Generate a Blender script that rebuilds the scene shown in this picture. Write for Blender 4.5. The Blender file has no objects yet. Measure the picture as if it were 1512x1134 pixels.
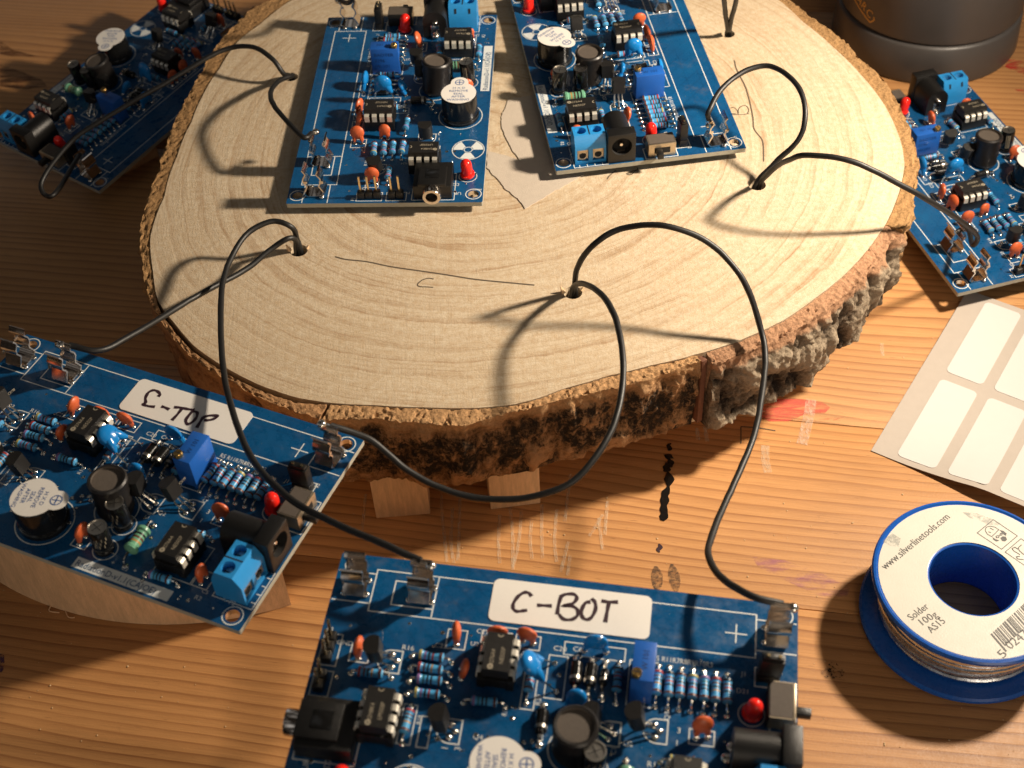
import bpy, bmesh, math, random
from mathutils import Vector, Matrix, noise as mn
random.seed(7)
sc = bpy.context.scene
COL = sc.collection
RAD = math.radians
# ------------------------------------------------------------------ camera (1 unit = 1 cm)
FPX, CAMH, PITCH, ROLL = 2039.2, 28.442, 0.81958, -0.05975
_f = Vector((0, math.cos(PITCH), -math.sin(PITCH))); _r = Vector((1, 0, 0)); _u = _r.cross(_f)
_c, _s = math.cos(ROLL), math.sin(ROLL)
CR, CU = (_r * _c + _u * _s), (_u * _c - _r * _s)
cam_d = bpy.data.cameras.new('camera'); cam = bpy.data.objects.new('camera', cam_d); COL.objects.link(cam)
cam.matrix_world = Matrix(((CR.x, CU.x, -_f.x, 0), (CR.y, CU.y, -_f.y, 0), (CR.z, CU.z, -_f.z, CAMH), (0, 0, 0, 1)))
cam_d.sensor_width = 36; cam_d.lens = FPX / 1512 * 36; cam_d.clip_start = .5; cam_d.clip_end = 500
cam_d.dof.use_dof = True; cam_d.dof.focus_distance = 41; cam_d.dof.aperture_fstop = .23
sc.camera = cam
TZ = -5.0                                              # table top; z = 0 is the top of the log slice
def at(px, py, z=0.0):
    """point of the place that the photograph shows at this pixel, at height z"""
    d = CR * ((px - 756) / FPX) - CU * ((py - 567) / FPX) + _f
    t = (z - CAMH) / d.z
    return Vector((0, 0, CAMH)) + d * t
# ------------------------------------------------------------------ light
w = bpy.data.worlds.new('World'); sc.world = w; w.use_nodes = True
wn = w.node_tree; bg = wn.nodes['Background']; bg.inputs[1].default_value = 1.0
_tc = wn.nodes.new('ShaderNodeTexCoord'); _nz = wn.nodes.new('ShaderNodeTexNoise'); _nz.inputs['Scale'].default_value = 2.6; _nz.inputs['Detail'].default_value = 2
_rp = wn.nodes.new('ShaderNodeValToRGB')                # a dim warm room glow; its light and dark patches are added for metal to reflect
for _e, (_p, _k) in zip(list(_rp.color_ramp.elements) + [_rp.color_ramp.elements.new(.5)], ((.42, (.002, .0015, .001)), (.60, (.075, .05, .03)), (.5, (.016, .011, .007)))): _e.position = _p; _e.color = (*_k, 1)
wn.links.new(_tc.outputs['Generated'], _nz.inputs['Vector']); wn.links.new(_nz.outputs['Fac'], _rp.inputs[0]); wn.links.new(_rp.outputs[0], bg.inputs[0])
lamp_d = bpy.data.lights.new('desk_lamp', 'SPOT'); lamp = bpy.data.objects.new('desk_lamp', lamp_d); COL.objects.link(lamp)
LP = Vector((27.0, 33.0, 18.4)); lamp.location = LP
lamp.rotation_euler = (Vector((-14, 35.2, 15.0)) - LP).to_track_quat('-Z', 'Y').to_euler()
lamp_d.spot_size = RAD(178); lamp_d.spot_blend = 1.0; lamp_d.shadow_soft_size = 1.25
lamp_d.energy = 101000; lamp_d.color = (1, .845, .665)
fill_d = bpy.data.lights.new('fill_lamp', 'AREA'); fill = bpy.data.objects.new('fill_lamp', fill_d); COL.objects.link(fill)  # unseen fill added behind the camera to brighten the front faces
fill.location = (30, -56, 26); fill.rotation_euler = (Vector((0, 35, 0)) - fill.location).to_track_quat('-Z', 'Y').to_euler()
fill_d.size = 40; fill_d.energy = 17000; fill_d.color = (1, .82, .62)
sc.view_settings.view_transform = 'Standard'; sc.view_settings.look = 'None'
sc.view_settings.exposure = .12; sc.view_settings.gamma = 1; sc.view_settings.use_curve_mapping = False
sc.render.engine = 'CYCLES'; sc.cycles.use_denoising = True
sc.cycles.max_bounces = 6; sc.cycles.sample_clamp_indirect = 4
# ------------------------------------------------------------------ materials
def newmat(name):
    m = bpy.data.materials.new(name); m.use_nodes = True
    return m, m.node_tree, m.node_tree.nodes['Principled BSDF']
class NT:
    def __init__(s, nt): s.nt = nt
    def n(s, t, **k):
        nd = s.nt.nodes.new('ShaderNode' + t)
        ins = k.pop('ins', {})
        for a, v in k.items(): setattr(nd, a, v)
        for a, v in ins.items():
            if hasattr(v, 'is_output') and v.is_output: s.nt.links.new(v, nd.inputs[a])
            else: nd.inputs[a].default_value = v
        return nd
    def math(s, op, a, b=0.0, c=None):
        i = {0: a, 1: b}
        if c is not None: i[2] = c
        return s.n('Math', operation=op, ins=i).outputs[0]
    def noise(s, vec, scale, detail=3, rough=.55, dist=0.0):
        return s.n('TexNoise', ins={'Vector': vec, 'Scale': scale, 'Detail': detail, 'Roughness': rough, 'Distortion': dist}).outputs['Fac']
    def mapv(s, vec, sc_=(1, 1, 1), loc=(0, 0, 0), rot=(0, 0, 0)):
        return s.n('Mapping', ins={'Vector': vec, 'Scale': sc_, 'Location': loc, 'Rotation': rot}).outputs[0]
    def ramp(s, fac, stops, interp='LINEAR'):
        nd = s.n('ValToRGB', ins={0: fac}); cr = nd.color_ramp; cr.interpolation = interp
        while len(cr.elements) < len(stops): cr.elements.new(.5)
        for e, (p, c) in zip(cr.elements, stops):
            e.position = p; e.color = (*c, 1) if len(c) == 3 else c
        return nd.outputs[0]
    def mix(s, fac, a, b, mode='MIX'):
        nd = s.n('Mix', data_type='RGBA', blend_type=mode)
        for k, v in ((0, fac), (6, a), (7, b)):
            if hasattr(v, 'is_output'): s.nt.links.new(v, nd.inputs[k])
            else: nd.inputs[k].default_value = v if k == 0 else (*v, 1)[:4]
        return nd.outputs[2]
    def bump(s, h, strength, dist, normal=None):
        i = {'Height': h, 'Strength': strength, 'Distance': dist}
        if normal is not None: i['Normal'] = normal
        return s.n('Bump', ins=i).outputs[0]
def V3(c): return (c, c, c)
def mat(name, col, rough=.5, metal=0., var=.12, vscale=6., bump=.0, bscale=20., spec=.5, coat=0., trans=0., sss=0., rvar=.12):
    """a plain material with some uneven colour, gloss and relief"""
    m, nt, b = newmat(name); g = NT(nt)
    o = g.n('TexCoord').outputs['Object']
    nz = g.noise(o, vscale, 4)
    f = g.n('MapRange', ins={0: nz, 3: 1 - var, 4: 1 + var}).outputs[0]
    nt.links.new(g.mix(1.0, col, g.n('CombineColor', ins={0: f, 1: f, 2: f}).outputs[0], 'MULTIPLY'), b.inputs['Base Color'])
    nt.links.new(g.n('MapRange', ins={0: g.noise(o, vscale * 2.3, 3), 3: max(.03, rough - rvar), 4: min(1, rough + rvar)}).outputs[0], b.inputs['Roughness'])
    b.inputs['Metallic'].default_value = metal; b.inputs['Specular IOR Level'].default_value = spec
    b.inputs['Coat Weight'].default_value = coat; b.inputs['Transmission Weight'].default_value = trans
    if sss: b.inputs['Subsurface Weight'].default_value = sss; b.inputs['Subsurface Scale'].default_value = .1; b.inputs['Subsurface Radius'].default_value = (1, .3, .2)
    if bump: nt.links.new(g.bump(g.noise(o, bscale, 3), bump, .02), b.inputs['Normal'])
    return m
M = {}
M['black'] = mat('black_plastic', (.007, .0065, .006), .40, bump=.35, bscale=45)
M['black_gloss'] = mat('glossy_black_plastic', (.008, .008, .008), .16, var=.2)
M['chip'] = mat('chip_epoxy', (.012, .011, .010), .42, bump=.3, bscale=60)
M['print'] = mat('chip_marking', (.30, .26, .19), .6)
M['tin'] = mat('tinned_metal', (.78, .70, .62), .17, 1.0, var=.15, vscale=12, bump=.06, bscale=10, rvar=.06)
M['leg'] = mat('chip_leg_tinned', (.80, .76, .66), .38, .55, var=.1)
M['solder'] = mat('solder', (.80, .76, .68), .16, 1.0, var=.1, bump=.25, bscale=10)
M['brass'] = mat('brass', (.75, .48, .16), .28, 1.0, var=.2, vscale=20)
M['gold'] = mat('gold_pin', (.85, .66, .38), .25, 1.0)
M['orange'] = mat('orange_ceramic_coating', (.60, .115, .035), .42, var=.2, vscale=9, bump=.2, bscale=12)
M['cyan'] = mat('blue_ceramic_coating', (.01, .20, .56), .2, var=.1)
M['trim'] = mat('blue_potentiometer_plastic', (.012, .10, .42), .38, bump=.12, bscale=25)
M['trimdark'] = mat('dark_blue_print', (.004, .03, .13), .5)
M['term'] = mat('blue_terminal_plastic', (.022, .25, .60), .34, bump=.1, bscale=25)
M['res'] = mat('resistor_body_blue', (.075, .33, .62), .26, var=.1)
M['green'] = mat('inductor_body_green', (.13, .33, .21), .30, var=.1)
M['ferrite'] = mat('ferrite_grey', (.085, .068, .054), .75, var=.2, bump=.3, bscale=30)
M['sleeve'] = mat('black_shrink_sleeve', (.013, .011, .010), .40, var=.3, vscale=5, bump=.25, bscale=12)
M['red'] = mat('red_led_lens', (.80, .022, .014), .12, var=.06, sss=.2)
M['white'] = mat('white_paper', (.76, .73, .68), .62, var=.04, vscale=18, bump=.12, bscale=60)
M['cap'] = mat('can_top_aluminium', (.5, .47, .42), .35, 1.0, var=.15)
M['ink'] = mat('marker_ink', (.035, .014, .022), .5)
M['blueink'] = mat('blue_print_ink', (.02, .09, .30), .6)
M['silk'] = mat('board_print_white', (.66, .69, .68), .55, var=.08, vscale=25)
M['fr'] = mat('fibreglass_edge', (.36, .35, .29), .6, var=.15, bump=.3, bscale=40)
M['wire'] = mat('black_wire_insulation', (.007, .0065, .006), .5, var=.25, bump=.12, bscale=9)
M['spoolblue'] = mat('blue_spool_plastic', (.008, .09, .42), .28, var=.12, vscale=3)
M['wiresolder'] = mat('solder_wire', (.66, .68, .72), .28, 1.0, var=.25, vscale=4, bump=.3, bscale=8)
M['pencil'] = mat('pencil_line', (.10, .075, .05), .6)
M['dark'] = mat('dark_cavity', (.004, .004, .004), .8)
M['beige'] = mat('edge_metal', (.55, .45, .32), .38, .9, var=.15)
for k, c in (('bred', (.32, .03, .02)), ('bbrown', (.10, .03, .015)), ('bblack', (.01, .01, .01)), ('bgreen', (.02, .12, .14)), ('bviolet', (.22, .12, .30)), ('byellow', (.40, .34, .10)), ('bgold', (.35, .2, .06))):
    M[k] = mat('band_' + k[1:], c, .35)
# circuit board lacquer
m, nt, b = newmat('blue_solder_mask'); g = NT(nt); o = g.n('TexCoord').outputs['Object']
br = g.n('TexBrick', ins={'Vector': g.mapv(o, (1, 1, 1), rot=(0, 0, .78)), 'Scale': 1.0, 'Mortar Size': .035, 'Brick Width': .9, 'Row Height': .33}).outputs['Fac']
br2 = g.n('TexBrick', ins={'Vector': g.mapv(o, (1, 1, 1), (.3, .1, 0)), 'Scale': 1.0, 'Mortar Size': .028, 'Brick Width': 1.7, 'Row Height': .47}).outputs['Fac']
c1 = g.mix(g.math('MULTIPLY', g.math('ADD', br, br2), .55), (.0035, .066, .185), (.003, .052, .148))
c1 = g.mix(g.n('MapRange', ins={0: g.noise(o, .7, 4), 1: .45, 2: .75}).outputs[0], c1, (.004, .086, .225))
rnd_ = g.n('ObjectInfo').outputs['Random']; oo = g.n('VectorMath', operation='ADD', ins={0: o, 1: g.n('CombineXYZ', ins={0: g.math('MULTIPLY', rnd_, 40), 1: g.math('MULTIPLY', rnd_, 17)}).outputs[0]}).outputs[0]
flux = g.n('MapRange', ins={0: g.noise(oo, 1.1, 6, .7), 1: .56, 2: .68}).outputs[0]
c1 = g.mix(g.math('MULTIPLY', flux, .16), c1, (.16, .13, .07)); o_keep = o; o = oo
dust = g.n('MapRange', ins={0: g.noise(o, 22, 1, .5), 1: .76, 2: .80}).outputs[0]
c1 = g.mix(g.math('MULTIPLY', dust, .75), c1, (.30, .36, .40))
nt.links.new(c1, b.inputs['Base Color']); nt.links.new(g.n('MapRange', ins={0: g.noise(o, 2.2, 6, .75), 1: .35, 2: .65, 3: .16, 4: .50}).outputs[0], b.inputs['Roughness'])
nt.links.new(g.bump(g.noise(o, 9, 2), .10, .02), b.inputs['Normal']); M['mask'] = m
# pine
def pine(name, base, dark, off):
    m, nt, b = newmat(name); g = NT(nt); o = g.n('TexCoord').outputs['Object']
    s = g.n('SeparateXYZ', ins={0: o})
    warp = g.math('MULTIPLY', g.noise(g.mapv(o, (.035, .10, 1), (off, off * 2, 0)), 1.0, 2, .4), 7.0)
    warp2 = g.math('MULTIPLY', g.noise(g.mapv(o, (.25, .9, 1), (off, 3, 0)), 1.0, 2, .5), .55)
    y2 = g.math('MULTIPLY', g.noise(g.mapv(o, (.01, .30, 1), (7 + off, off, 0)), 1.0, 2, .5), 5.0)
    f = g.math('ADD', g.math('ADD', g.math('MULTIPLY', s.outputs[1], 2.9), warp), g.math('ADD', warp2, y2))
    fr = g.math('FRACT', f)
    late = g.ramp(fr, [(0, V3(0)), (.30, V3(.05)), (.72, V3(.45)), (.90, V3(1)), (.97, V3(.8)), (1, V3(0))])
    lv = g.noise(g.mapv(o, (.08, 1.1, 1), (0, off, 0)), 1.0, 3)
    late = g.math('MULTIPLY', late, g.n('MapRange', ins={0: lv, 1: .3, 2: .72, 3: .35, 4: 1.0}).outputs[0])
    tone = g.noise(g.mapv(o, (.06, .22, 1), (off, 9, 0)), 1.0, 3)
    col = g.mix(g.n('MapRange', ins={0: tone, 1: .3, 2: .7}).outputs[0], tuple(c * .86 for c in base), tuple(min(1, c * 1.12) for c in base))
    col = g.mix(g.math('MULTIPLY', late, .78), col, dark)
    fine = g.noise(g.mapv(o, (.7, 22, 1)), 1.0, 4, .7)
    col = g.mix(.35, col, g.n('CombineColor', ins={0: fine, 1: fine, 2: fine}).outputs[0], 'OVERLAY')
    dash = g.n('MapRange', ins={0: g.noise(g.mapv(o, (1.6, 16, 1), (2, 2, 0)), 1.0, 1), 1: .70, 2: .78}).outputs[0]
    col = g.mix(g.math('MULTIPLY', dash, .45), col, (.16, .065, .022))
    spot = g.n('MapRange', ins={0: g.noise(o, 1.6, 5, .75), 1: .62, 2: .8}).outputs[0]
    col = g.mix(g.math('MULTIPLY', spot, .35), col, (.18, .08, .03))
    nt.links.new(col, b.inputs['Base Color'])
    nt.links.new(g.n('MapRange', ins={0: g.noise(o, 2.2, 5, .7), 3: .34, 4: .62}).outputs[0], b.inputs['Roughness'])
    h = g.math('ADD', g.math('MULTIPLY', late, .35), g.math('ADD', g.math('MULTIPLY', fine, .35), g.math('MULTIPLY', g.noise(o, 14, 3), .35)))
    nt.links.new(g.bump(h, .45, .03), b.inputs['Normal'])
    return m
PINE = [pine('pine_plank_%s' % n, b_, d_, k) for n, b_, d_, k in (('warm', (.555, .285, .108), (.21, .07, .02), 0.), ('deep', (.52, .255, .092), (.17, .052, .014), 13.7), ('pale', (.60, .30, .112), (.21, .07, .02), 29.3))]
# cut wood of the log: uv.x holds the distance from the pith, so the rings follow the trunk's outline
m, nt, b = newmat('sawn_log_wood'); g = NT(nt); o = g.n('TexCoord').outputs['Object']
uv = g.n('SeparateXYZ', ins={0: g.n('UVMap', uv_map='rings').outputs[0]})
rr = g.math('ADD', uv.outputs[0], g.math('MULTIPLY', g.noise(o, .45, 5, .6), .42))
big = g.noise(g.n('CombineXYZ', ins={0: g.math('MULTIPLY', rr, 1.55), 1: g.math('MULTIPLY', uv.outputs[1], .5)}).outputs[0], 1.0, 2, .5)
ring = g.ramp(g.math('FRACT', g.math('ADD', g.math('MULTIPLY', rr, 1.9), g.math('MULTIPLY', big, 1.5))), [(0, V3(0)), (.45, V3(.08)), (.80, V3(.55)), (.93, V3(1)), (1, V3(0))])
ringb = g.ramp(g.math('FRACT', g.math('ADD', g.math('MULTIPLY', rr, 6.3), g.math('MULTIPLY', big, 2.0))), [(0, V3(0)), (.6, V3(.15)), (.9, V3(1)), (1, V3(0))])
amp = g.n('MapRange', ins={0: big, 1: .35, 2: .68, 3: .12, 4: 1.0}).outputs[0]
frag = g.n('MapRange', ins={0: g.noise(g.mapv(o, (1, 1, 1)), 1.3, 4, .7), 1: .35, 2: .6, 3: .35, 4: 1}).outputs[0]
line = g.math('MULTIPLY', g.math('ADD', g.math('MULTIPLY', ring, .85), g.math('MULTIPLY', ringb, .45)), g.math('MULTIPLY', amp, frag))
col = g.mix(g.n('MapRange', ins={0: g.noise(o, .16, 3), 1: .3, 2: .7}).outputs[0], (.60, .505, .365), (.67, .585, .445))
col = g.mix(g.n('MapRange', ins={0: g.noise(o, 5, 5, .75), 1: .3, 2: .75}).outputs[0], col, (.48, .34, .20))
col = g.mix(g.math('MULTIPLY', line, .85), col, (.29, .155, .065))
nt.links.new(col, b.inputs['Base Color']); b.inputs['Roughness'].default_value = .72; b.inputs['Specular IOR Level'].default_value = .25
saw = g.noise(g.mapv(o, (11, .35, 1), rot=(0, 0, -.16)), 1.0, 3, .6)
saw2 = g.noise(g.mapv(o, (.3, 9, 1), rot=(0, 0, .30)), 1.0, 2, .6)
fuzz = g.noise(o, 16, 5, .75)
ridge = g.noise(g.n('CombineXYZ', ins={0: g.math('MULTIPLY', rr, 3.2), 1: g.math('MULTIPLY', uv.outputs[1], 1.3)}).outputs[0], 1.0, 5, .7)
h = g.math('ADD', g.math('ADD', g.math('MULTIPLY', saw, .24), g.math('MULTIPLY', saw2, .03)), g.math('ADD', g.math('MULTIPLY', fuzz, .65), g.math('MULTIPLY', ridge, .75)))
nt.links.new(g.bump(h, .75, .04), b.inputs['Normal']); M['log'] = m
# bark: "relief" is the height of the bark's own plates, its lows are painted dark as crevice shade, "zone" is 0 on the sawn rim
def barkmat(name, cut, deep, mid, top, patches=0, rw=.45):
    m, nt, b = newmat(name); g = NT(nt); o = g.n('TexCoord').outputs['Object']
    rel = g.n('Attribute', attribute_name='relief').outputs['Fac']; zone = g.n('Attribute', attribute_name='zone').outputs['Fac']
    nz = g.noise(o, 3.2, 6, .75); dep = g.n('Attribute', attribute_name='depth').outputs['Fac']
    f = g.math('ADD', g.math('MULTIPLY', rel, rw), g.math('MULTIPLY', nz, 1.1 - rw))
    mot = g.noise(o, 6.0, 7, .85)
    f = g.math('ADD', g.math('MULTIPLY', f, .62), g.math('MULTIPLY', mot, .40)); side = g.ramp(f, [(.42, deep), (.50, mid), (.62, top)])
    cutc = g.mix(g.n('MapRange', ins={0: g.noise(o, 9, 5, .8), 1: .35, 2: .65}).outputs[0], tuple(c * .55 for c in cut), cut)
    z = g.n('MapRange', ins={0: g.math('ADD', zone, g.math('MULTIPLY', g.math('SUBTRACT', nz, .5), .5)), 1: .42, 2: .56}).outputs[0]
    if patches:                                        # black weathered patches across the middle of the bark
        bell = g.ramp(g.math('DIVIDE', dep, 3.2), [(.14, V3(0)), (.34, V3(1)), (.72, V3(1)), (.95, V3(.25))])
        pm = g.n('MapRange', ins={0: g.math('ADD', g.math('MULTIPLY', g.noise(g.mapv(o, (1, 1, .55)), 1.1, 8, .75), .95), g.math('MULTIPLY', bell, .13)), 1: .545, 2: .62}).outputs[0]
        fleck = g.n('MapRange', ins={0: g.noise(o, 4.5, 6, .75), 1: .50, 2: .60, 3: 1, 4: .5}).outputs[0]
        side = g.mix(g.math('MULTIPLY', pm, fleck), side, (.022, .017, .013))
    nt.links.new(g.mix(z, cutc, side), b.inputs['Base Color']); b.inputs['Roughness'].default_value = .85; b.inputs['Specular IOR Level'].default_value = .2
    h = g.math('ADD', g.noise(o, 8, 6, .8), g.math('MULTIPLY', g.n('TexVoronoi', ins={'Vector': o, 'Scale': 7.0}).outputs[0], .5))
    nt.links.new(g.bump(h, .9, .09), b.inputs['Normal'])
    return m
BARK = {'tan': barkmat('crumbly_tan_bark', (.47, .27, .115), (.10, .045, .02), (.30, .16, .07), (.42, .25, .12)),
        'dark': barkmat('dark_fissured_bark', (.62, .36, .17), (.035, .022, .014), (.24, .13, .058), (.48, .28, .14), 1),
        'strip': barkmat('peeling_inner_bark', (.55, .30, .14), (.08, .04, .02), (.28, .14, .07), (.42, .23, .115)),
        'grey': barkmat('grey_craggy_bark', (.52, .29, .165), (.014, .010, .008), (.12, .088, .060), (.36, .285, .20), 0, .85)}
def lightwood(name, c, sc_=(1, 1, 1), end=False):
    m, nt, b = newmat(name); g = NT(nt); o = g.n('TexCoord').outputs['Object']
    nz = g.noise(g.mapv(o, sc_), 1.0, 5, .7); n2 = g.noise(o, 9, 4, .7)
    col = g.mix(g.n('MapRange', ins={0: nz, 1: .3, 2: .7}).outputs[0], tuple(x * .72 for x in c), c)
    col = g.mix(g.n('MapRange', ins={0: n2, 1: .62, 2: .72, 4: .5}).outputs[0], col, tuple(x * .5 for x in c))
    nt.links.new(col, b.inputs['Base Color']); b.inputs['Roughness'].default_value = .72; b.inputs['Specular IOR Level'].default_value = .3
    nt.links.new(g.bump(g.math('ADD', nz, n2), .5, .04), b.inputs['Normal'])
    return m
M['slab'] = lightwood('pale_slab_wood', (.78, .50, .28), (5, 5, .9))
M['block'] = lightwood('pine_offcut_end', (.85, .60, .36), (7, 7, 1.0))
def markmat(name, col, scale, lo, hi, stretch=(1, 1, 1), rough=.5, mx=1.0):
    """paint or scuff that covers the wood only in patches"""
    m, nt, b = newmat(name); g = NT(nt); o = g.n('TexCoord').outputs['Object']
    a = g.n('MapRange', ins={0: g.noise(g.mapv(o, stretch), scale, 5, .8), 1: lo, 2: hi, 4: mx}).outputs[0]
    b.inputs['Base Color'].default_value = (*col, 1); b.inputs['Roughness'].default_value = rough
    nt.links.new(a, b.inputs['Alpha']); return m
# ------------------------------------------------------------------ mesh helpers
def smoothpath(pts, n=8):
    P = [Vector(p) for p in pts]
    if len(P) < 3: return P
    P = [P[0] * 2 - P[1]] + P + [P[-1] * 2 - P[-2]]; out = []
    for i in range(1, len(P) - 2):
        a, b_, c, d = P[i - 1:i + 3]
        for k in range(n):
            t = k / n
            out.append(.5 * ((2 * b_) + (c - a) * t + (2 * a - 5 * b_ + 4 * c - d) * t * t + (3 * b_ - a - 3 * c + d) * t ** 3))
    out.append(P[-2]); return out
_txt = {}
def textgeo(s, size=1.0, sx=1.0):
    """flat outlines of a line of print, lower left at the origin"""
    key = s
    if key not in _txt:
        cu = bpy.data.curves.new('t', 'FONT'); cu.body = s; cu.size = 1; cu.resolution_u = 2
        ob = bpy.data.objects.new('t', cu); COL.objects.link(ob)
        me = bpy.data.meshes.new_from_object(ob.evaluated_get(bpy.context.evaluated_depsgraph_get()))
        v = [tuple(x.co) for x in me.vertices]; f = [tuple(p.vertices) for p in me.polygons]
        bpy.data.objects.remove(ob); bpy.data.meshes.remove(me); bpy.data.curves.remove(cu)
        x0 = min(a[0] for a in v); x1 = max(a[0] for a in v)
        _txt[key] = ([(a[0] - x0, a[1], 0) for a in v], f, x1 - x0)
    v, f, wd = _txt[key]
    return [(a[0] * size * sx, a[1] * size, 0) for a in v], f, wd * size * sx
class MB:
    def __init__(s, *mats, scale=1.0):
        s.v = []; s.f = []; s.mi = []; s.mats = list(mats); s.sc = scale; s.X = Matrix.Identity(4)
    def slot(s, m):
        if m not in s.mats: s.mats.append(m)
        return s.mats.index(m)
    def add(s, vs, fs, m=0, X=None):
        k = len(s.v); T = s.X @ X if X is not None else s.X
        s.v += [T @ Vector(p) for p in vs]; mi = s.slot(m) if not isinstance(m, int) else m
        for f in fs: s.f.append([i + k for i in f]); s.mi.append(mi)
        return s
    def box(s, x0, x1, y0, y1, z0, z1, m=0, bev=0.0, X=None):
        bm = bmesh.new(); bmesh.ops.create_cube(bm, size=1)
        for v in bm.verts: v.co = Vector(((x0 + x1) / 2 + v.co.x * (x1 - x0), (y0 + y1) / 2 + v.co.y * (y1 - y0), (z0 + z1) / 2 + v.co.z * (z1 - z0)))
        if bev: bmesh.ops.bevel(bm, geom=list(bm.edges), offset=bev, segments=2, affect='EDGES', profile=.5)
        bm.verts.index_update()
        r = s.add([v.co.copy() for v in bm.verts], [[v.index for v in f.verts] for f in bm.faces], m, X); bm.free(); return r
    def lathe(s, prof, seg=24, m=0, X=None, caps=True):
        vs = []; fs = []
        for r, z in prof:
            for k in range(seg): a = 2 * math.pi * k / seg; vs.append((r * math.cos(a), r * math.sin(a), z))
        for i in range(len(prof) - 1):
            for k in range(seg): fs.append((i * seg + k, i * seg + (k + 1) % seg, (i + 1) * seg + (k + 1) % seg, (i + 1) * seg + k))
        if caps:
            if prof[0][0] > 1e-6: fs.append(list(range(seg))[::-1])
            if prof[-1][0] > 1e-6: fs.append([(len(prof) - 1) * seg + k for k in range(seg)])
        return s.add(vs, fs, m, X)
    def tube(s, pts, r, seg=6, m=0, X=None, rr=None):
        P = [Vector(p) for p in pts]; vs = []; fs = []; up = None
        for i, p in enumerate(P):
            t = (P[min(i + 1, len(P) - 1)] - P[max(i - 1, 0)]).normalized()
            if up is None: up = t.orthogonal().normalized()
            up = (up - t * up.dot(t)).normalized(); sd = t.cross(up); R_ = rr[i] if rr else r
            for k in range(seg): a = 2 * math.pi * k / seg; vs.append(p + up * math.cos(a) * R_ + sd * math.sin(a) * R_)
        for i in range(len(P) - 1):
            for k in range(seg): fs.append((i * seg + k, i * seg + (k + 1) % seg, (i + 1) * seg + (k + 1) % seg, (i + 1) * seg + k))
        fs.append(list(range(seg))[::-1]); fs.append([(len(P) - 1) * seg + k for k in range(seg)])
        return s.add(vs, fs, m, X)
    def prism(s, poly, h0, h1, m=0, X=None):
        """polygon in xy from z=h0 to z=h1"""
        n = len(poly)
        a = sum(poly[i][0] * poly[(i + 1) % n][1] - poly[(i + 1) % n][0] * poly[i][1] for i in range(n))
        if a < 0: poly = poly[::-1]
        vs = [(x, y, h0) for x, y in poly] + [(x, y, h1) for x, y in poly]
        fs = [list(range(n))[::-1], list(range(n, 2 * n))] + [(i, (i + 1) % n, n + (i + 1) % n, n + i) for i in range(n)]
        return s.add(vs, fs, m, X)
    def ribbon(s, prof, x0, x1, th, m=0, X=None):
        """bent sheet: prof = (y,z) line, swept in x, of thickness th"""
        P = [Vector((0, y, z)) for y, z in prof]; L = []; R_ = []
        for i, p in enumerate(P):
            t = (P[min(i + 1, len(P) - 1)] - P[max(i - 1, 0)]).normalized(); n = Vector((0, -t.z, t.y)) * th / 2
            L.append(p + n); R_.append(p - n)
        n = len(P); vs = []
        for x in (x0, x1): vs += [(x, p.y, p.z) for p in L] + [(x, p.y, p.z) for p in R_]
        fs = []
        for i in range(n - 1):
            a = 2 * n
            fs += [(i, i + 1, a + i + 1, a + i), (n + i + 1, n + i, a + n + i, a + n + i + 1), (i + 1, i, n + i, n + i + 1), (a + i, a + i + 1, a + n + i + 1, a + n + i)]
        fs += [(0, 2 * n, 3 * n, n), (n - 1, 2 * n - 1, 4 * n - 1, 3 * n - 1)]
        return s.add(vs, fs, m, X)
    def ball(s, c, r, m=0, sz=1.0, seg=10, X=None):
        pr = [(max(1e-7, r * math.sin(math.pi * i / 6)), -r * sz * math.cos(math.pi * i / 6)) for i in range(7)]
        T = Matrix.Translation(c); return s.lathe(pr, seg, m, (X @ T) if X is not None else T, caps=False)
    def text(s, t, x, y, z, size, rot=0., m=0, X=None, sx=1.0, center=False):
        v, f, wd = textgeo(t, size, sx)
        T = Matrix.Translation((x, y, z)) @ Matrix.Rotation(RAD(rot), 4, 'Z')
        if center: T = T @ Matrix.Translation((-wd / 2, -size * .35, 0))
        return s.add(v, f, m, (X @ T) if X is not None else T)
    def line(s, pts, wd, z=0.0, m=0, closed=False, X=None, ws=None):
        """flat stroke with mitred corners"""
        P = [Vector((p[0], p[1])) for p in pts]; n = len(P); s.zk = getattr(s, 'zk', 0) + 1; z = z + (s.zk % 40) * .0006
        vs = []
        for i in range(n):
            a = P[(i - 1) % n] if (closed or i) else None; c = P[(i + 1) % n] if (closed or i < n - 1) else None
            ta = (P[i] - a).normalized() if a is not None else None; tc = (c - P[i]).normalized() if c is not None else None
            ta = ta or tc; tc = tc or ta; t = ta + tc
            t = t.normalized() if t.length > 1e-3 else ta
            nn = Vector((-t.y, t.x)); k = 1 / max(.5, nn.dot(Vector((-ta.y, ta.x))))
            h = (ws[i] if ws else wd) / 2 * k
            vs += [(*(P[i] + nn * h), z), (*(P[i] - nn * h), z)]
        fs = [(2 * i, 2 * i + 1, (2 * i + 3) % (2 * n), (2 * i + 2) % (2 * n)) for i in range(n if closed else n - 1)]
        return s.add(vs, fs, m, X)
    def ring(s, x, y, r, wd, z=0.0, m=0, seg=28, a0=0, a1=360):
        vs = []; fs = []
        n = seg + 1
        for k in range(n):
            a = RAD(a0 + (a1 - a0) * k / seg)
            for q in (r - wd / 2, r + wd / 2): vs.append((x + q * math.cos(a), y + q * math.sin(a), z))
        for k in range(seg): fs.append((2 * k, 2 * k + 1, 2 * k + 3, 2 * k + 2))
        return s.add(vs, fs, m)
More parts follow.
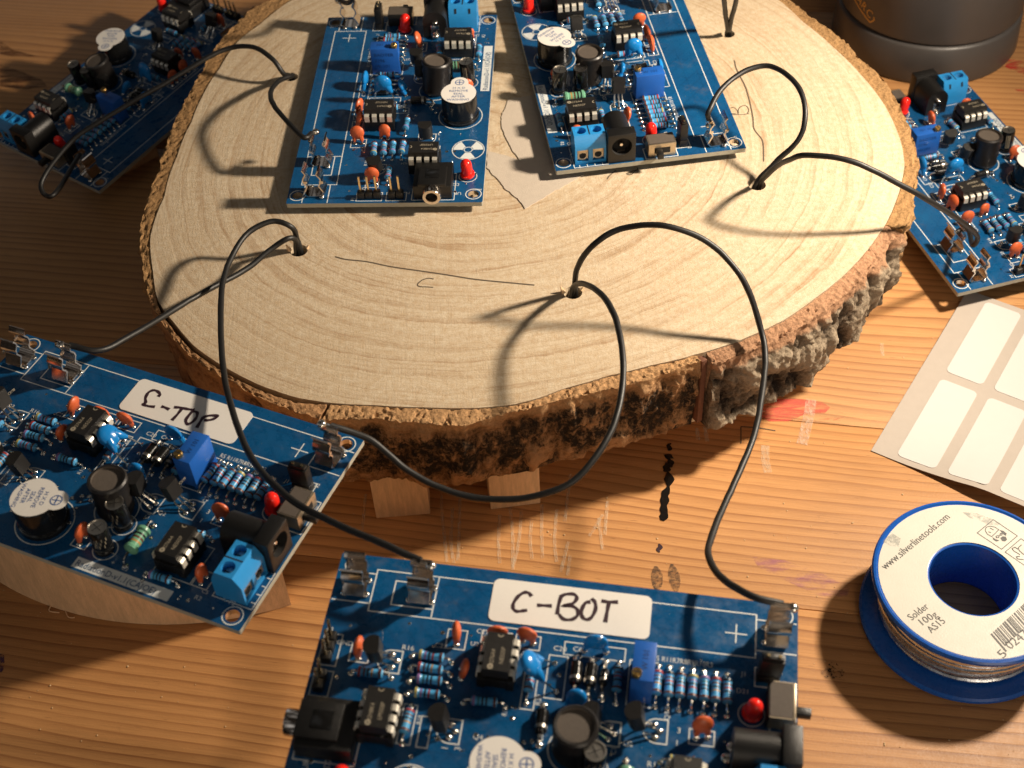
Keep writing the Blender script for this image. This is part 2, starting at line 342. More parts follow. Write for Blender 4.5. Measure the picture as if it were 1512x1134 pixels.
    def mesh(s, name, sharp=38):
        me = bpy.data.meshes.new(name)
        me.from_pydata([tuple(p * s.sc) for p in s.v], [], s.f)
        for mm in s.mats: me.materials.append(mm)
        me.polygons.foreach_set('material_index', s.mi)
        me.polygons.foreach_set('use_smooth', [True] * len(s.f)); me.update()
        me.set_sharp_from_angle(angle=RAD(sharp))
        return me
def link(name, me, parent=None, loc=(0, 0, 0), rot=(0, 0, 0)):
    ob = bpy.data.objects.new(name, me); COL.objects.link(ob); ob.location = loc; ob.rotation_euler = rot
    if parent: ob.parent = parent
    return ob
def tag(o, label=None, cat=None, group=None, kind=None):
    for k, v in (('label', label), ('category', cat), ('group', group), ('kind', kind)):
        if v: o[k] = v
    return o
def boolean(me, cutters):
    """cut the cutter meshes out of a mesh, once, on the prototype"""
    a = bpy.data.objects.new('a', me); COL.objects.link(a); cs = []
    for c in cutters:
        b_ = bpy.data.objects.new('b', c); COL.objects.link(b_); cs.append(b_)
        md = a.modifiers.new('m', 'BOOLEAN'); md.object = b_; md.operation = 'DIFFERENCE'; md.solver = 'EXACT'
        if hasattr(md, 'material_mode'): md.material_mode = 'TRANSFER'
    bpy.context.view_layer.update()
    out = bpy.data.meshes.new_from_object(a.evaluated_get(bpy.context.evaluated_depsgraph_get()))
    out.name = me.name
    for q in [a] + cs: bpy.data.objects.remove(q)
    out.set_sharp_from_angle(angle=RAD(38))
    return out
def arc(cx, cy, r, a0, a1, n=8): return [(cx + r * math.cos(RAD(a0 + (a1 - a0) * k / n)), cy + r * math.sin(RAD(a0 + (a1 - a0) * k / n))) for k in range(n + 1)]
def rrect(x0, x1, y0, y1, r, n=6):
    return arc(x1 - r, y0 + r, r, -90, 0, n) + arc(x1 - r, y1 - r, r, 0, 90, n) + arc(x0 + r, y1 - r, r, 90, 180, n) + arc(x0 + r, y0 + r, r, 180, 270, n)
Zr = lambda d: Matrix.Rotation(RAD(d), 4, 'Z')
Yr = lambda d: Matrix.Rotation(RAD(d), 4, 'Y')
Xr = lambda d: Matrix.Rotation(RAD(d), 4, 'X')
Tr = lambda x, y, z: Matrix.Translation((x, y, z))
# ------------------------------------------------------------------ the circuit board (millimetres; u to the right, v down, built at .1)
def mk(*mats): return MB(*mats, scale=.1)
PARTS = []                                            # (name, mesh, u, v, rot, z, tilt_x, tilt_y, wobble, children, label)
def put(name, me, u, v, rot=0., z=0., tx=0., ty=0., wob=0., kids=(), label=None):
    PARTS.append((name, me, u, v, rot, z, tx, ty, wob, kids, label))
def pad(b, x, y, r=.75, h=.45): b.lathe([(r, 0), (r * .95, h * .2), (r * .55, h * .75), (.0001, h)], 10, M['solder'], Tr(x, y, 0), caps=False)
def lead(b, x0, x1, z, r=.27, bend=True):
    sgn = 1 if x1 > x0 else -1
    P = [(x0, 0, z), (x1 - sgn * .9, 0, z), (x1 - sgn * .3, 0, z - .25), (x1, 0, z - .9), (x1, 0, 0)]
    b.tube(smoothpath(P, 3), r, 6, M['solder'])
def resistor(span, bands, L=6.0, R_=1.15, z=1.5, body='res', nb=None):
    b = mk(M[body]); h = L / 2
    def rad(t):
        a = abs(t); return R_ * (1.0 if a > .72 else .84 if a < .6 else .84 + .16 * (a - .6) / .12) if a < .9 else R_ * (1 - ((a - .9) / .1) ** 2 * .45)
    N = 40; prof = [(rad(-1 + 2 * i / N), -h + L * i / N) for i in range(N + 1)]
    ts = {-.80: 0, -.42: 1, -.12: 2, .18: 3, .80: 4}
    X = Tr(0, 0, z) @ Yr(90)
    k0 = 0
    for i in range(N):                                # stretches of body and band
        t = -1 + (2 * i + 1) / N; mm = M[body]
        for c, k in ts.items():
            if abs(t - c) < .085 and k < len(bands): mm = M[bands[k]]
        b.lathe([prof[i], prof[i + 1]], 12, mm, X, caps=(i in (0, N - 1)))
    lead(b, h - .1, span / 2, z); lead(b, -h + .1, -span / 2, z); pad(b, span / 2, 0); pad(b, -span / 2, 0)
    return b.mesh('resistor')
def diode(span, L, R_, z=1.6):
    b = mk(M['black_gloss']); X = Tr(0, 0, z) @ Yr(90); h = L / 2
    b.lathe([(R_ * .8, -h), (R_, -h + .3), (R_, h - 1.6)], 14, M['black_gloss'], X, caps=False)
    b.lathe([(R_, h - 1.6), (R_ * 1.002, h - .8)], 14, M['cap'], X, caps=False); b.lathe([(R_, h - .8), (R_, h - .3), (R_ * .8, h)], 14, M['black_gloss'], X, caps=False)
    b.lathe([(.001, -h), (R_ * .8, -h)], 14, M['black_gloss'], X, caps=False); b.lathe([(R_ * .8, h), (.001, h)], 14, M['black_gloss'], X, caps=False)
    lead(b, h - .1, span / 2, z, .4); lead(b, -h + .1, -span / 2, z, .4); pad(b, span / 2, 0, .9); pad(b, -span / 2, 0, .9)
    return b.mesh('diode')
def disc(R_=2.4, th=2.2, gap=2.6, lift=1.6, m='orange'):
    """ceramic disc standing on two wires; disc plane is xz"""
    b = mk(M[m]); n = 9
    prof = [(max(1e-4, R_ * math.sin(math.pi * i / n)), -th / 2 * math.cos(math.pi * i / n)) for i in range(n + 1)]
    b.lathe(prof, 22, M[m], Tr(0, 0, lift + R_) @ Xr(90), caps=False)
    for sx in (-1, 1):
        b.tube([(sx * gap / 2 * .75, 0, lift + R_ * .55), (sx * gap / 2 * .95, 0, lift * .8), (sx * gap / 2, 0, lift * .45)], .6, 8, M[m], rr=[.9, .72, .4])
        b.tube([(sx * gap / 2, 0, lift * .6), (sx * gap / 2, 0, 0)], .26, 6, M['solder']); pad(b, sx * gap / 2, 0, .8, .5)
    return b.mesh('ceramic_capacitor')
def dropcap():
    b = mk(M['cyan']); n = 10
    prof = [(max(1e-4, 3.1 * math.sin(math.pi * i / n)), -1.55 * math.cos(math.pi * i / n)) for i in range(n + 1)]
    b.lathe(prof, 24, M['cyan'], Tr(0, 0, 8.4) @ Xr(90), caps=False)
    for sx in (-1, 1):
        b.tube(smoothpath([(sx * 1.2, 0, 7.6), (sx * 2.1, 0, 5.6), (sx * 2.9, 0, 4.3)], 4), .9, 10, M['cyan'], rr=[1.5, 1.45, 1.4, 1.3, 1.1, .95, .8, .62, .45])
        b.tube([(sx * 2.7, 0, 4.6), (sx * 3.6, .2, 0)], .27, 6, M['solder']); pad(b, sx * 3.6, .2, .85, .5)
    return b.mesh('ceramic_capacitor')
def to92(lift=4.2, lean=-1.5, txt=None):
    """half round transistor on three legs; flat face towards +y"""
    b = mk(M['chip'])
    poly = arc(0, 0, 2.35, 145, 395, 14)
    b.prism(poly, 0, 4.7, M['chip'], Tr(0, lean, lift) @ Xr(8))
    for i, x in enumerate((-1.27, 0, 1.27)):
        b.tube([(x * .9, lean, lift + .3), (x, lean * .8 + (.5 if i == 1 else 0), lift * .6), (x * 1.25, (1.1 if i == 1 else 0), 0)], .27, 5, M['solder']); pad(b, x * 1.25, (1.1 if i == 1 else 0), .8, .55)
    if txt: b.text(txt, 1.7, 0, 0, 1.0, 0, M['print'], Tr(0, lean + 1.36, lift + 2.6) @ Xr(98) @ Matrix.Rotation(math.pi, 4, 'Y'), .9)
    return b.mesh('transistor')
def elcap(R_=2.5, H=9.2):
    b = mk(M['black_gloss'])
    b.lathe([(R_ * .93, 0), (R_, .3), (R_, 1.2), (R_ * .93, 1.5), (R_, 1.9), (R_, H - .5), (R_ * .93, H)], 24, M['black_gloss'], caps=False)
    b.lathe([(R_ * .94, H), (R_ * .85, H + .02), (R_ * .82, H - .25), (.001, H - .25)], 24, M['cap'], caps=False)
    b.line([(-1.5, 0), (1.5, 0)], .2, H - .22, M['dark']); b.line([(0, -1.5), (0, 1.5)], .2, H - .20, M['dark'])
    for k in range(3):
        a = 70 + k * 13; b.lathe([(R_ + .02, 2 + k * .0), (R_ + .02, 2.01)], 24, M['print'], caps=False)
        b.add([((R_ + .03) * math.cos(RAD(q)), (R_ + .03) * math.sin(RAD(q)), zz) for q in (a, a + 7) for zz in (2.4, H - 1.2)], [(0, 2, 3, 1)], M['print'])
    for k in range(9):
        a = 200 + k * 9; z0 = 3.5 + (k % 3) * 1.2; b.add([((R_ + .03) * math.cos(RAD(q)), (R_ + .03) * math.sin(RAD(q)), zz) for q in (a, a + 5) for zz in (z0, z0 + 1.1)], [(0, 2, 3, 1)], M['print'])
    return b.mesh('electrolytic_capacitor')
def chipset(l1, l2):
    """eight pin chip in a socket; pins on the -x and +x sides, length along y"""
    bs = mk(M['black'])
    for x0, x1 in ((-4.1, -2.3), (2.3, 4.1)): bs.box(x0, x1, -5, 5, .3, 4.3, M['black'], .15)
    for y0, y1 in ((-4.9, -3.5), (3.5, 4.9), (-.7, .7)): bs.box(-2.5, 2.5, y0, y1, .9, 4.1, M['black'], .1)
    for sx in (-3.8, 3.8):
        for k in range(4): bs.tube([(sx, -3.81 + 2.54 * k, .8), (sx, -3.81 + 2.54 * k, 0)], .3, 5, M['solder'])
    bc = mk(M['chip'])
    prof = [(-2.75, 5.0), (-3.2, 6.5), (-2.9, 8.2), (2.9, 8.2), (3.2, 6.5), (2.75, 5.0)]
    n = len(prof); vs = [(x, -4.75, z) for x, z in prof] + [(x, 4.75, z) for x, z in prof]
    fs = [list(range(n)), list(range(n, 2 * n))[::-1]] + [(i, n + i, n + (i + 1) % n, (i + 1) % n) for i in range(n)]
    bc.add(vs, fs, M['chip'])
    bc.ring(0, 4.3, .55, .25, 8.23, M['print'], 10, 180, 360)
    bc.text(l1, 0, 0, 0, 1.35, 0, M['print'], Tr(-.6, -3.6, 8.23) @ Zr(90), .95); bc.text(l2, 0, 0, 0, 1.35, 0, M['print'], Tr(1.5, -2.9, 8.23) @ Zr(90), .95)
    bc.ring(-1.2, -3.9, .45, .5, 8.225, M['print'], 8)
    bp = mk(M['leg'])
    bp.ribbon([(-.1, 6.5), (.75, 6.45), (1.1, 6.1), (1.25, 4.1)], -.78, .78, .28, M['leg'])
    return bs.mesh('socket'), bc.mesh('chip'), bp.mesh('pin')
def clipmesh():
    b = mk(M['tin'])
    for sy in (-1, 1):
        for x0, x1 in ((-2.5, 2.5),):
            P = [(0, .35), (sy * 2.3, .35), (sy * 3.3, 1.5), (sy * 1.9, 4.4), (sy * 2.1, 4.9), (sy * 2.9, 6.2), (sy * 2.7, 7.5), (sy * 1.75, 8.9), (sy * 1.9, 9.4), (sy * 2.6, 10.6)]
            b.ribbon(P, x0, x1, .42, M['tin'])
        b.box(-2.2, -1.9, sy * 2.6 - .9, sy * 2.6 + .4, 5.3, 6.2, M['tin'])
    b.ball((-2.6, -2.2, .3), .9, M['solder'], .7); b.ball((2.7, 1.9, .3), .8, M['solder'], .7); b.ball((2.6, -2.0, .3), .9, M['solder'], .6)
    return b.mesh('fuse_clip', 50)
def ledmesh():
    b = mk(M['red'])
    b.lathe([(2.25, .6), (2.3, .8), (2.3, 1.5), (1.85, 1.65), (1.85, 4.9), (1.7, 5.8), (1.25, 6.55), (.6, 6.95), (.0001, 7.05)], 24, M['red'])
    for sx in (-1, 1): b.tube([(sx * 1.27, 0, 1), (sx * 1.27, 0, 0)], .3, 6, M['solder'])
    b.box(-.9, .5, -.4, .4, 2.0, 3.6, M['bred'])
    return b.mesh('indicator_light')
# --- silk screen
silk = mk(M['silk']); W_ = .30; Z0 = .035
def S(pts, w=W_, closed=False): silk.line([(p[0], -p[1]) for p in pts], w, Z0, 0, closed)
def SR(u0, u1, v0, v1, w=W_): S([(u0, v0), (u1, v0), (u1, v1), (u0, v1)], w, True)
def SC(u, v, r, w=W_, a0=0, a1=360): silk.ring(u, -v, r, w, Z0 + .026, 0, 40, a0, a1)
def ST(t, u, v, size, rot=0., sx=1.0): silk.text(t, u, -v, Z0 + .03, size, rot, 0, None, sx)
SR(9.4, 98.5, 3.7, 15.2); S([(24.2, 3.9), (24.2, 15.0)]); S([(24.0, 6.2), (14.3, 6.2), (14.3, 12.8), (24.0, 12.8)])
for v in (5.0, 13.2): S([(.3, v), (9.2, v)]); S([(98.7, v), (107.7, v)])
S([(91.5, 9.4), (96.5, 9.4)]); S([(94, 6.9), (94, 9.2)]); S([(94, 9.6), (94, 11.9)])
for u, v in ((4, 3.2), (104.3, 3.2), (4, 59.9), (104.3, 59.9)): SC(u, v, 2.5, .3)
ST('R5 R11R7R8R9R10R3', 75.6, 19.05, 1.9, 0, .80); ST('C20', 53.2, 19.6, 1.8); ST('C6', 57.6, 19.2, 1.8); ST('R16', 19.2, 24.2, 1.8)
ST('GND', 4.2, 24.9, 1.7); ST('C23', 11.4, 24.9, 1.7); ST('C22', 26.4, 22.6, 1.7); ST('C21', 35.2, 17.6, 1.7); ST('L3', 53.6, 42.2, 2.0, 90); ST('3', 82.2, 36.2, 1.9); ST('1', 82.2, 39.2, 1.9)
ST('3', 36.4, 46.9, 1.9, 90); ST('1', 33.6, 46.9, 1.9, 90); ST('Q2', 70.8, 40.8, 1.7); ST('C1', 69.5, 43.2, 1.6, 90); ST('R1', 76.4, 45.0, 1.9); ST('C2', 72, 58.5, 1.5); ST('+', 68.6, 58.2, 1.8); ST('R2', 93.2, 59.2, 1.7); ST('C5', 93.8, 57.0, 1.5)
ST('J2', 103.2, 18.6, 1.8); ST('J1', 95.4, 20.2, 1.6); ST('U1', 101.2, 2.6, 1.5); ST('P2', 101.6, 57.4, 1.7, 0); ST('D23', 9.5, 54.9, 1.8, 90); ST('UR10', 5.0, 55.9, 1.9, 90); ST('88053', 6.6, 62.4, 1.2, 90); ST('D21', 94.6, 24.6, 1.7); ST('Q4', 38.6, 43.8, 1.7); ST('Q3', 80.3, 33.4, 1.6, 90)
ST('C66', 50.8, 25.6, 1.7, 90); ST('R20', 52.0, 33.8, 1.7, 90); ST('R19', 45.0, 37.4, 1.5, 90); ST('P3', 1.2, 21.8, 1.6); ST('P1', 5.4, 39.4, 1.6, 90); ST('U2', 34.4, 21.0, 1.6); ST('R24', 20.5, 37.2, 1.4, 90); ST('R18', 26.8, 42, 1.4, 90)
SC(60.5, 43.5, 5.6); SC(45.6, 53.2, 7.4); SC(65, 46.9, 3.1, .25); SC(65, 55, 3.1, .25)
for u, v in ((17.3, 27.6), (33.5, 42.7), (67.7, 38.4), (77.8, 36.4)):
    silk.ring(u, -v, 2.9, .28, Z0 + .03, 0, 20, 90, 270); S([(u, v - 2.9), (u + 2.3, v - 2.9), (u + 2.3, v + 2.9), (u, v + 2.9)])
for u0, u1, v0, v1 in ((52.5, 56.7, 20.9, 31.8), (7.8, 12.2, 24.6, 28.8), (28.8, 33.2, 17.4, 22.4), (84.8, 90.2, 34.8, 38.4), (55.6, 69.4, 17.0, 20.3), (36.6, 43.4, 16.6, 20.2), (44.4, 50.0, 16.6, 20.2), (90.4, 94.6, 51.2, 56.0), (56, 60.2, 52, 57), (70.6, 77, 19.6, 31), (98.5, 103.8, 17.6, 22.4), (96.8, 107.6, 45.7, 56.8), (22.4, 25.4, 37.6, 47.2), (26.8, 29.2, 40, 47.4), (79.4, 90.0, 44.8, 56.0), (1.0, 5.2, 22.4, 30.6), (1.0, 5.2, 32, 38.4), (1.2, 14.6, 40.2, 53.8), (47.6, 50.6, 21.6, 35.2), (102, 107.6, 22.6, 33.2)):
    SR(u0, u1, v0, v1, .26)
for k in range(4): S([(106.4, 47.5 + k * 2.5), (107.8, 47.5 + k * 2.5)], .26)
SC(98, 29.5, 2.9, .26); SC(13, 57.6, 2.9, .26)
SC(27, 56.9, 5.3, .28); SC(27, 56.9, 1.35, .28)
for k in range(3):                                     # the radiation sign
    a0 = 30 + k * 120; vs = [(27 + r * math.cos(RAD(a)), -56.9 + r * math.sin(RAD(a)), Z0 + .02) for a in range(a0, a0 + 61, 6) for r in (1.7, 4.95)]
    silk.add(vs, [(2 * i, 2 * i + 1, 2 * i + 3, 2 * i + 2) for i in range(10)], 0)
silk.add([(60, -62.3, Z0), (60, -59.2, Z0), (87.6, -59.2, Z0), (87.6, -62.3, Z0)][::-1], [(0, 1, 2, 3)], 0)
silk.text('RadiationD-v1.1(CAJOE)', 60.7, -61.7, Z0 + .05, 2.45, 0, M['mask'], None, .93)
rnd = random.Random(3)
for k in range(90):                                    # vias
    rv = rnd.choice((.28, .35, .55)); silk.lathe([(rv, .03), (rv * .7, .12), (rv * .2, .12)], 8, M['solder'], Tr(rnd.uniform(4, 104), -rnd.uniform(17, 61), 0))
# --- board
bb = mk(M['fr']); pl = rrect(0, 108, -63, 0, .4, 2); bb.prism(pl, -1.6, 0, M['fr'])
cut = mk(M['tin'])
for u, v in ((4, 3.2), (104.3, 3.2), (4, 59.9), (104.3, 59.9)): cut.lathe([(1.75, -3), (1.75, 3)], 24, M['tin'], Tr(u, -v, 0))
me_pcb = boolean(bb.mesh('board'), [cut.mesh('c')])
me_pcb.materials.append(M['mask']); im = len(me_pcb.materials) - 1
for p in me_pcb.polygons:
    p.use_smooth = False
    if abs(p.normal.z) > .9: p.material_index = im
sil_me = silk.mesh('printing')
so = mk(M['solder']); rnd = random.Random(5)
for k in range(130): so.lathe([(.9, 0), (.6, -.9), (.25, -1.6), (.0001, -1.75)][::-1], 6, M['solder'], Tr(rnd.uniform(3, 105), -rnd.uniform(5, 60), -1.6), caps=False)
me_sol = so.mesh('solder_joints')
# --- components
BC = [['bred', 'bbrown', 'bblack', 'bgold', 'bbrown'], ['bbrown', 'bgreen', 'bblack', 'bred', 'bbrown'], ['bviolet', 'bgreen', 'bblack', 'bblack', 'bbrown'], ['bblack', 'bbrown', 'bred', 'bblack', 'bbrown'], ['byellow', 'bviolet', 'bblack', 'bred', 'bbrown']]
rb = [resistor(10.4, BC[k]) for k in range(5)]
for k in range(7): put('resistor', rb[(k * 3) % 5], 77 + 2.58 * k, 25.4, -90, 0, 0, 0, 3)
rs = [resistor(9.2, BC[k], 5.8) for k in (4, 0, 2)]
for k, (u, v) in enumerate(((26.3, 25.8), (26.6, 28.9), (26.9, 31.9), (27.0, 35.2), (13.6, 31.8), (39.8, 35.3))): put('resistor', rs[k % 3], u, v, 0, 0, 0, 0, 4)
put('resistor', rb[1], 49.1, 28.6, -90, 0, 0, 0, 3); put('resistor', rs[1], 23.9, 42.4, -90, 0, 0, 0, 3)
put('resistor', rs[2], 83, 57.6, 0, 0, 0, 0, 3); put('resistor', rs[0], 83.6, 43.3, 4, 0, 0, 0, 3)
d1 = diode(9.6, 5.4, 1.4); d2 = diode(9.4, 4.0, .95, 1.3)
put('diode', d1, 58.9, 25.6, -90, 0, 0, 0, 2); put('diode', d1, 62.2, 25.6, -90, 0, 0, 0, 2); put('diode', d2, 65.2, 25.6, -90, 0, 0, 0, 2); put('resistor', rb[3], 68.3, 25.8, -90, 0, 0, 0, 2)
put('diode', d1, 52.9, 38.4, -90, 0, 0, 0, 2)
dO = disc(); dS = disc(2.0, 1.9, 2.4, 1.2)
for u, v, r, t, me in ((10, 26.7, 90, 6, dO), (31, 20.0, 90, 6, dO), (33.6, 28.4, 90, 8, dS), (40, 18.4, 8, 10, dO), (47.2, 18.4, -10, 8, dO), (87.5, 36.6, 4, -12, dO), (92.5, 53.6, 84, -6, dS), (58, 54.6, 92, 4, dO)):
    put('ceramic_capacitor', me, u, v, r, 0, t, 0, 11)
dB = disc(2.7, 2.3, 5.0, 1.4, 'cyan'); put('ceramic_capacitor', dB, 62.6, 18.6, 0, 0, 4, 0, 6, (), 'blue disc capacitor')
put('ceramic_capacitor', disc(2.3, 2.2, 4.2, .8, 'cyan'), 60.0, 33.4, 6, 0, -20, 0, 8, (), 'small blue disc capacitor')
put('ceramic_capacitor', dropcap(), 54.6, 26.4, 90, 0, -18, 0, 10, (), 'large blue drop shaped capacitor on long legs')
q = to92(3.6, -3.2, 'C3198'); qs = to92(2.4, -1.6)
put('transistor', q, 77.4, 36.4, -90, 0, 0, 0, 12); put('transistor', q, 67.6, 38.2, -90, 0, 0, 0, 12); put('transistor', qs, 33.5, 42.6, -90, 0, 0, 0, 10); put('transistor', q, 17.6, 27.4, -90, 0, 0, 0, 12)
for u, v, l1, l2 in ((84.3, 50.4, '9276A4', 'NE555P'), (41.6, 26.4, '9276A4', 'NE555P'), (18.1, 43.4, '92H8K4', 'LM358P')):
    ms, mc, mp = chipset(l1, l2)
    kids = [('socket', ms, (0, 0, 0), 0)] + [('pin', mp, ((3.0 if sx > 0 else -3.0), -3.81 + 2.54 * k, 0), -90 if sx > 0 else 90) for sx in (-1, 1) for k in range(4)]
    put('chip', mc, u, v, 0, 0, 0, 0, 1, kids)
cl = clipmesh()
for u in (5.4, 21.0, 103.0): put('fuse_clip', cl, u, 9.1, 0 if u < 50 else 180, .02, 0, 0, 2)
ld = ledmesh(); put('indicator_light', ld, 98, 29.4, 20, 0, 6, 0, 8); put('indicator_light', ld, 13, 57.6, 20, 0, 0, 0, 8)
# buzzer
b = mk(M['black_gloss']); b.lathe([(6.3, 0), (6.4, .3), (6.4, 1.6), (6.05, 1.9), (6.0, 9.0), (5.6, 9.4), (.001, 9.4)], 40, M['black_gloss'])
bz = b.mesh('buzzer')
b = mk(M['white']); pts = []
for k in range(60):
    a = 2 * math.pi * k / 60; c, s_ = math.cos(a), math.sin(a)
    r1 = 5.9                                           # round seal with a tab towards +x
    disc_ = s_ * s_ * 5.9 ** 2; q_ = 3.0 ** 2 - disc_
    r2 = 5.9 * c + math.sqrt(q_) if q_ > 0 else 0
    pts.append((max(r1, r2) * c, max(r1, r2) * s_))
b.prism(pts, 9.42, 9.58, M['white']); seal = b.mesh('seal')
b = mk(M['blueink'])
for t, x, sz in (('H X D', 2.7, 1.5), ('REMOVE', 1.05, 1.6), ('SEAL', -.6, 1.55), ('AFTER', -2.2, 1.55), ('WASHING', -3.9, 1.55)): b.text(t, x, 0, 9.62, sz, -90, 0, None, 1.05, True)
bq = b; b = mk(M['blueink']); b.ring(5.9, 0, 1.45, .26, 9.62, 0, 18); b.line([(4.7, 0), (7.1, 0)], .28, 9.60); b.line([(5.9, -1.2), (5.9, 1.2)], .28, 9.62)
put('buzzer', bz, 45.6, 53.2, 0, 0, 0, 0, 0, [('seal', seal, (0, 0, 0), 0), ('seal_lettering', bq.mesh('seal_lettering'), (0, 0, 0), 0), ('seal_mark', b.mesh('seal_mark'), (0, 0, 0), 0)], None)
# wound choke in shrink sleeve
b = mk(M['sleeve']); b.lathe([(4.0, 0), (4.5, .6), (4.75, 1.6), (4.3, 3.0), (4.75, 4.6), (4.3, 6.2), (4.8, 7.8), (4.4, 9.4), (4.9, 10.6), (4.9, 11.7), (4.5, 12.2), (3.9, 12.1)], 32, M['sleeve'], caps=False)
b.lathe([(3.95, 12.1), (3.9, 11.4), (.001, 11.4)], 32, M['ferrite'], caps=False)
put('choke', b.mesh('choke'), 60.5, 43.5, 0, 0, 2, 2, 5)
ec = elcap(); put('electrolytic_capacitor', ec, 65, 46.9, 30, 0, 2, 0, 5); put('electrolytic_capacitor', ec, 64.8, 55.0, 75, 0, 0, 3, 6)
# green moulded inductor
b = mk(M['green']); X = Tr(0, 0, 2.6) @ Yr(90)
b.lathe([(.3, -3.9), (1.2, -3.7), (1.85, -3.2), (1.9, -2.5), (1.5, -2.0), (1.5, -1.4)], 16, M['green'], X)
for i, c in enumerate(('bblack', 'green', 'bbrown', 'green', 'bgold', 'green')): b.lathe([(1.5, -1.4 + i * .55), (1.5, -.85 + i * .55)], 16, M[c], X, caps=False)
b.lathe([(1.5, 1.9), (1.5, 2.0), (1.9, 2.5), (1.85, 3.2), (1.2, 3.7), (.3, 3.9)], 16, M['green'], X)
lead(b, 3.8, 6.4, 2.6, .33); lead(b, -3.8, -6.4, 2.6, .33); pad(b, 6.4, 0, .9); pad(b, -6.4, 0, .9)
put('inductor', b.mesh('inductor'), 72.2, 50.8, -86, 0, 0, 0, 5)
# trimmer potentiometer
b = mk(M['trim']); b.box(-2.45, 2.45, -4.9, 4.9, .5, 10.2, M['trim'], .12)
for sy in (-1, 1): b.box(-2.45, -1.6, sy * 4.5 - .4, sy * 4.5 + .4, 0, .6, M['trim']); b.box(1.6, 2.45, sy * 4.5 - .4, sy * 4.5 + .4, 0, .6, M['trim'])
b.text('W 101', 0, 0, 0, 1.9, 0, M['trimdark'], Tr(.9, -2.2, 10.235) @ Zr(90), .95)
for i, t in enumerate(('BAOTER', '3296', 'W-101')): b.text(t, 0, 0, 0, 1.75, 0, M['trimdark'], Tr(-2.48, 3.6, 7.2 - 2.3 * i) @ Matrix(((0, 0, -1, 0), (-1, 0, 0, 0), (0, 1, 0, 0), (0, 0, 0, 1))), 1.05)
b.box(-2.3, -.6, -4.7, -1.9, 10.19, 10.24, M['trimdark']); tm = b.mesh('trimmer')
b = mk(M['brass']); b.lathe([(1.1, 10.2), (1.15, 10.4), (1.15, 11.4), (1.0, 11.6), (.001, 11.6)], 18, M['brass']); b.box(-1.0, 1.0, -.18, .18, 11.3, 11.63, M['dark'])
put('trimmer', tm, 73.6, 25.4, 0, 0, 0, 0, 2, [('adjusting_screw', b.mesh('adjusting_screw'), (-1.3, -3.6, 0), 0)])
# jumper on its pins
b = mk(M['black']); b.box(-1.3, 1.3, -2.5, 2.5, 0, 2.5, M['black'], .15); b.box(-1.25, 1.25, -2.55, 2.55, 2.7, 8.6, M['black'], .2); b.box(-.8, .8, -2.2, 2.2, 8.5, 9.4, M['black'], .2)
for y in (-1.27, 1.27): b.tube([(0, y, 9.2), (0, y, 9.7)], .4, 6, M['gold'])
put('jumper', b.mesh('jumper'), 101.2, 20.0, 90, 0, 0, 0, 3)
for u, n, v in ((2.9, 3, 26.6), (2.9, 2, 35.2)):       # pin headers
    b = mk(M['black'])
    for k in range(n): b.box(-1.25, 1.25, (k - (n - 1) / 2) * 2.54 - 1.2, (k - (n - 1) / 2) * 2.54 + 1.2, 0, 2.5, M['black'], .35)
    bpn = mk(M['gold']); bpn.box(-.32, .32, -.32, .32, 2.4, 8.4, M['gold'], .1); pm = bpn.mesh('header_pin')
    put('pin_header', b.mesh('pin_header'), u, v, 0, 0, 0, 0, 1, [('header_pin', pm, (0, (k - (n - 1) / 2) * 2.54, 0), 0) for k in range(n)])
# slide switch
b = mk(M['tin']); b.box(-2.9, 2.9, -4.4, 4.4, .3, 4.9, M['chip'], .15); b.box(2.4, 3.02, -4.45, 4.45, .1, 4.95, M['beige'], .05)
b.box(-2.6, 2.5, -4.5, -4.3, .1, 4.9, M['beige']); b.box(-2.6, 2.5, 4.3, 4.5, .1, 4.9, M['beige']); b.box(2.9, 3.06, -2.6, 2.6, 1.4, 3.6, M['dark'])
b.box(-2.5, 2.3, -4.2, 4.2, 4.88, 4.98, M['ferrite'])
b2 = mk(M['black']); b2.box(2.6, 6.6, -1.0, 1.0, 1.5, 3.5, M['black'], .25)
put('slide_switch', b.mesh('slide_switch'), 103.9, 27.8, 0, 0, 0, 0, 0, [('switch_knob', b2.mesh('switch_knob'), (0, -1.2, 0), 0)])
# power jack
b = mk(M['black']); b.box(-3.6 + 6.3, 6.9, -4.6, 4.6, 0, 11.0, M['black'], .3)
c = mk(M['dark']); c.lathe([(3.3, 0), (3.3, 8)], 28, M['dark'], Tr(4.2, 0, 6.3) @ Yr(90)); jm = boolean(b.mesh('power_jack'), [c.mesh('c')])
b = mk(M['black']); poly = [(-4.3, 0)] + [(4.3, 0)] + arc(0, 6.2, 4.3, 0, 180, 16)
b.prism(poly, -7.2, 2.8, M['black'], Matrix(((0, 0, 1, 0), (1, 0, 0, 0), (0, 1, 0, 0), (0, 0, 0, 1))))
b.ball((-7.3, 0, 6.6), 1.1, M['tin'], .4, 12, None); b.box(-7.45, -7.2, -1.6, 1.6, 0, 5.2, M['tin'], .1); b.ball((-7.8, 0, 1.0), 1.4, M['solder'], .8)
jb = b.mesh('barrel'); b = mk(M['tin']); b.lathe([(.95, 0), (.95, 5.0), (.5, 5.6)], 14, M['tin'], Tr(.2, 0, 6.3) @ Yr(90)); b.box(0, 5.4, -1.4, 1.4, 3.3, 3.6, M['tin'])
put('power_jack', jm, 100.7, 41.3, 0, 0, 0, 0, 0, [('barrel', jb, (0, 0, 0), 0), ('contact_pin', b.mesh('contact_pin'), (0, 0, 0), 0)])
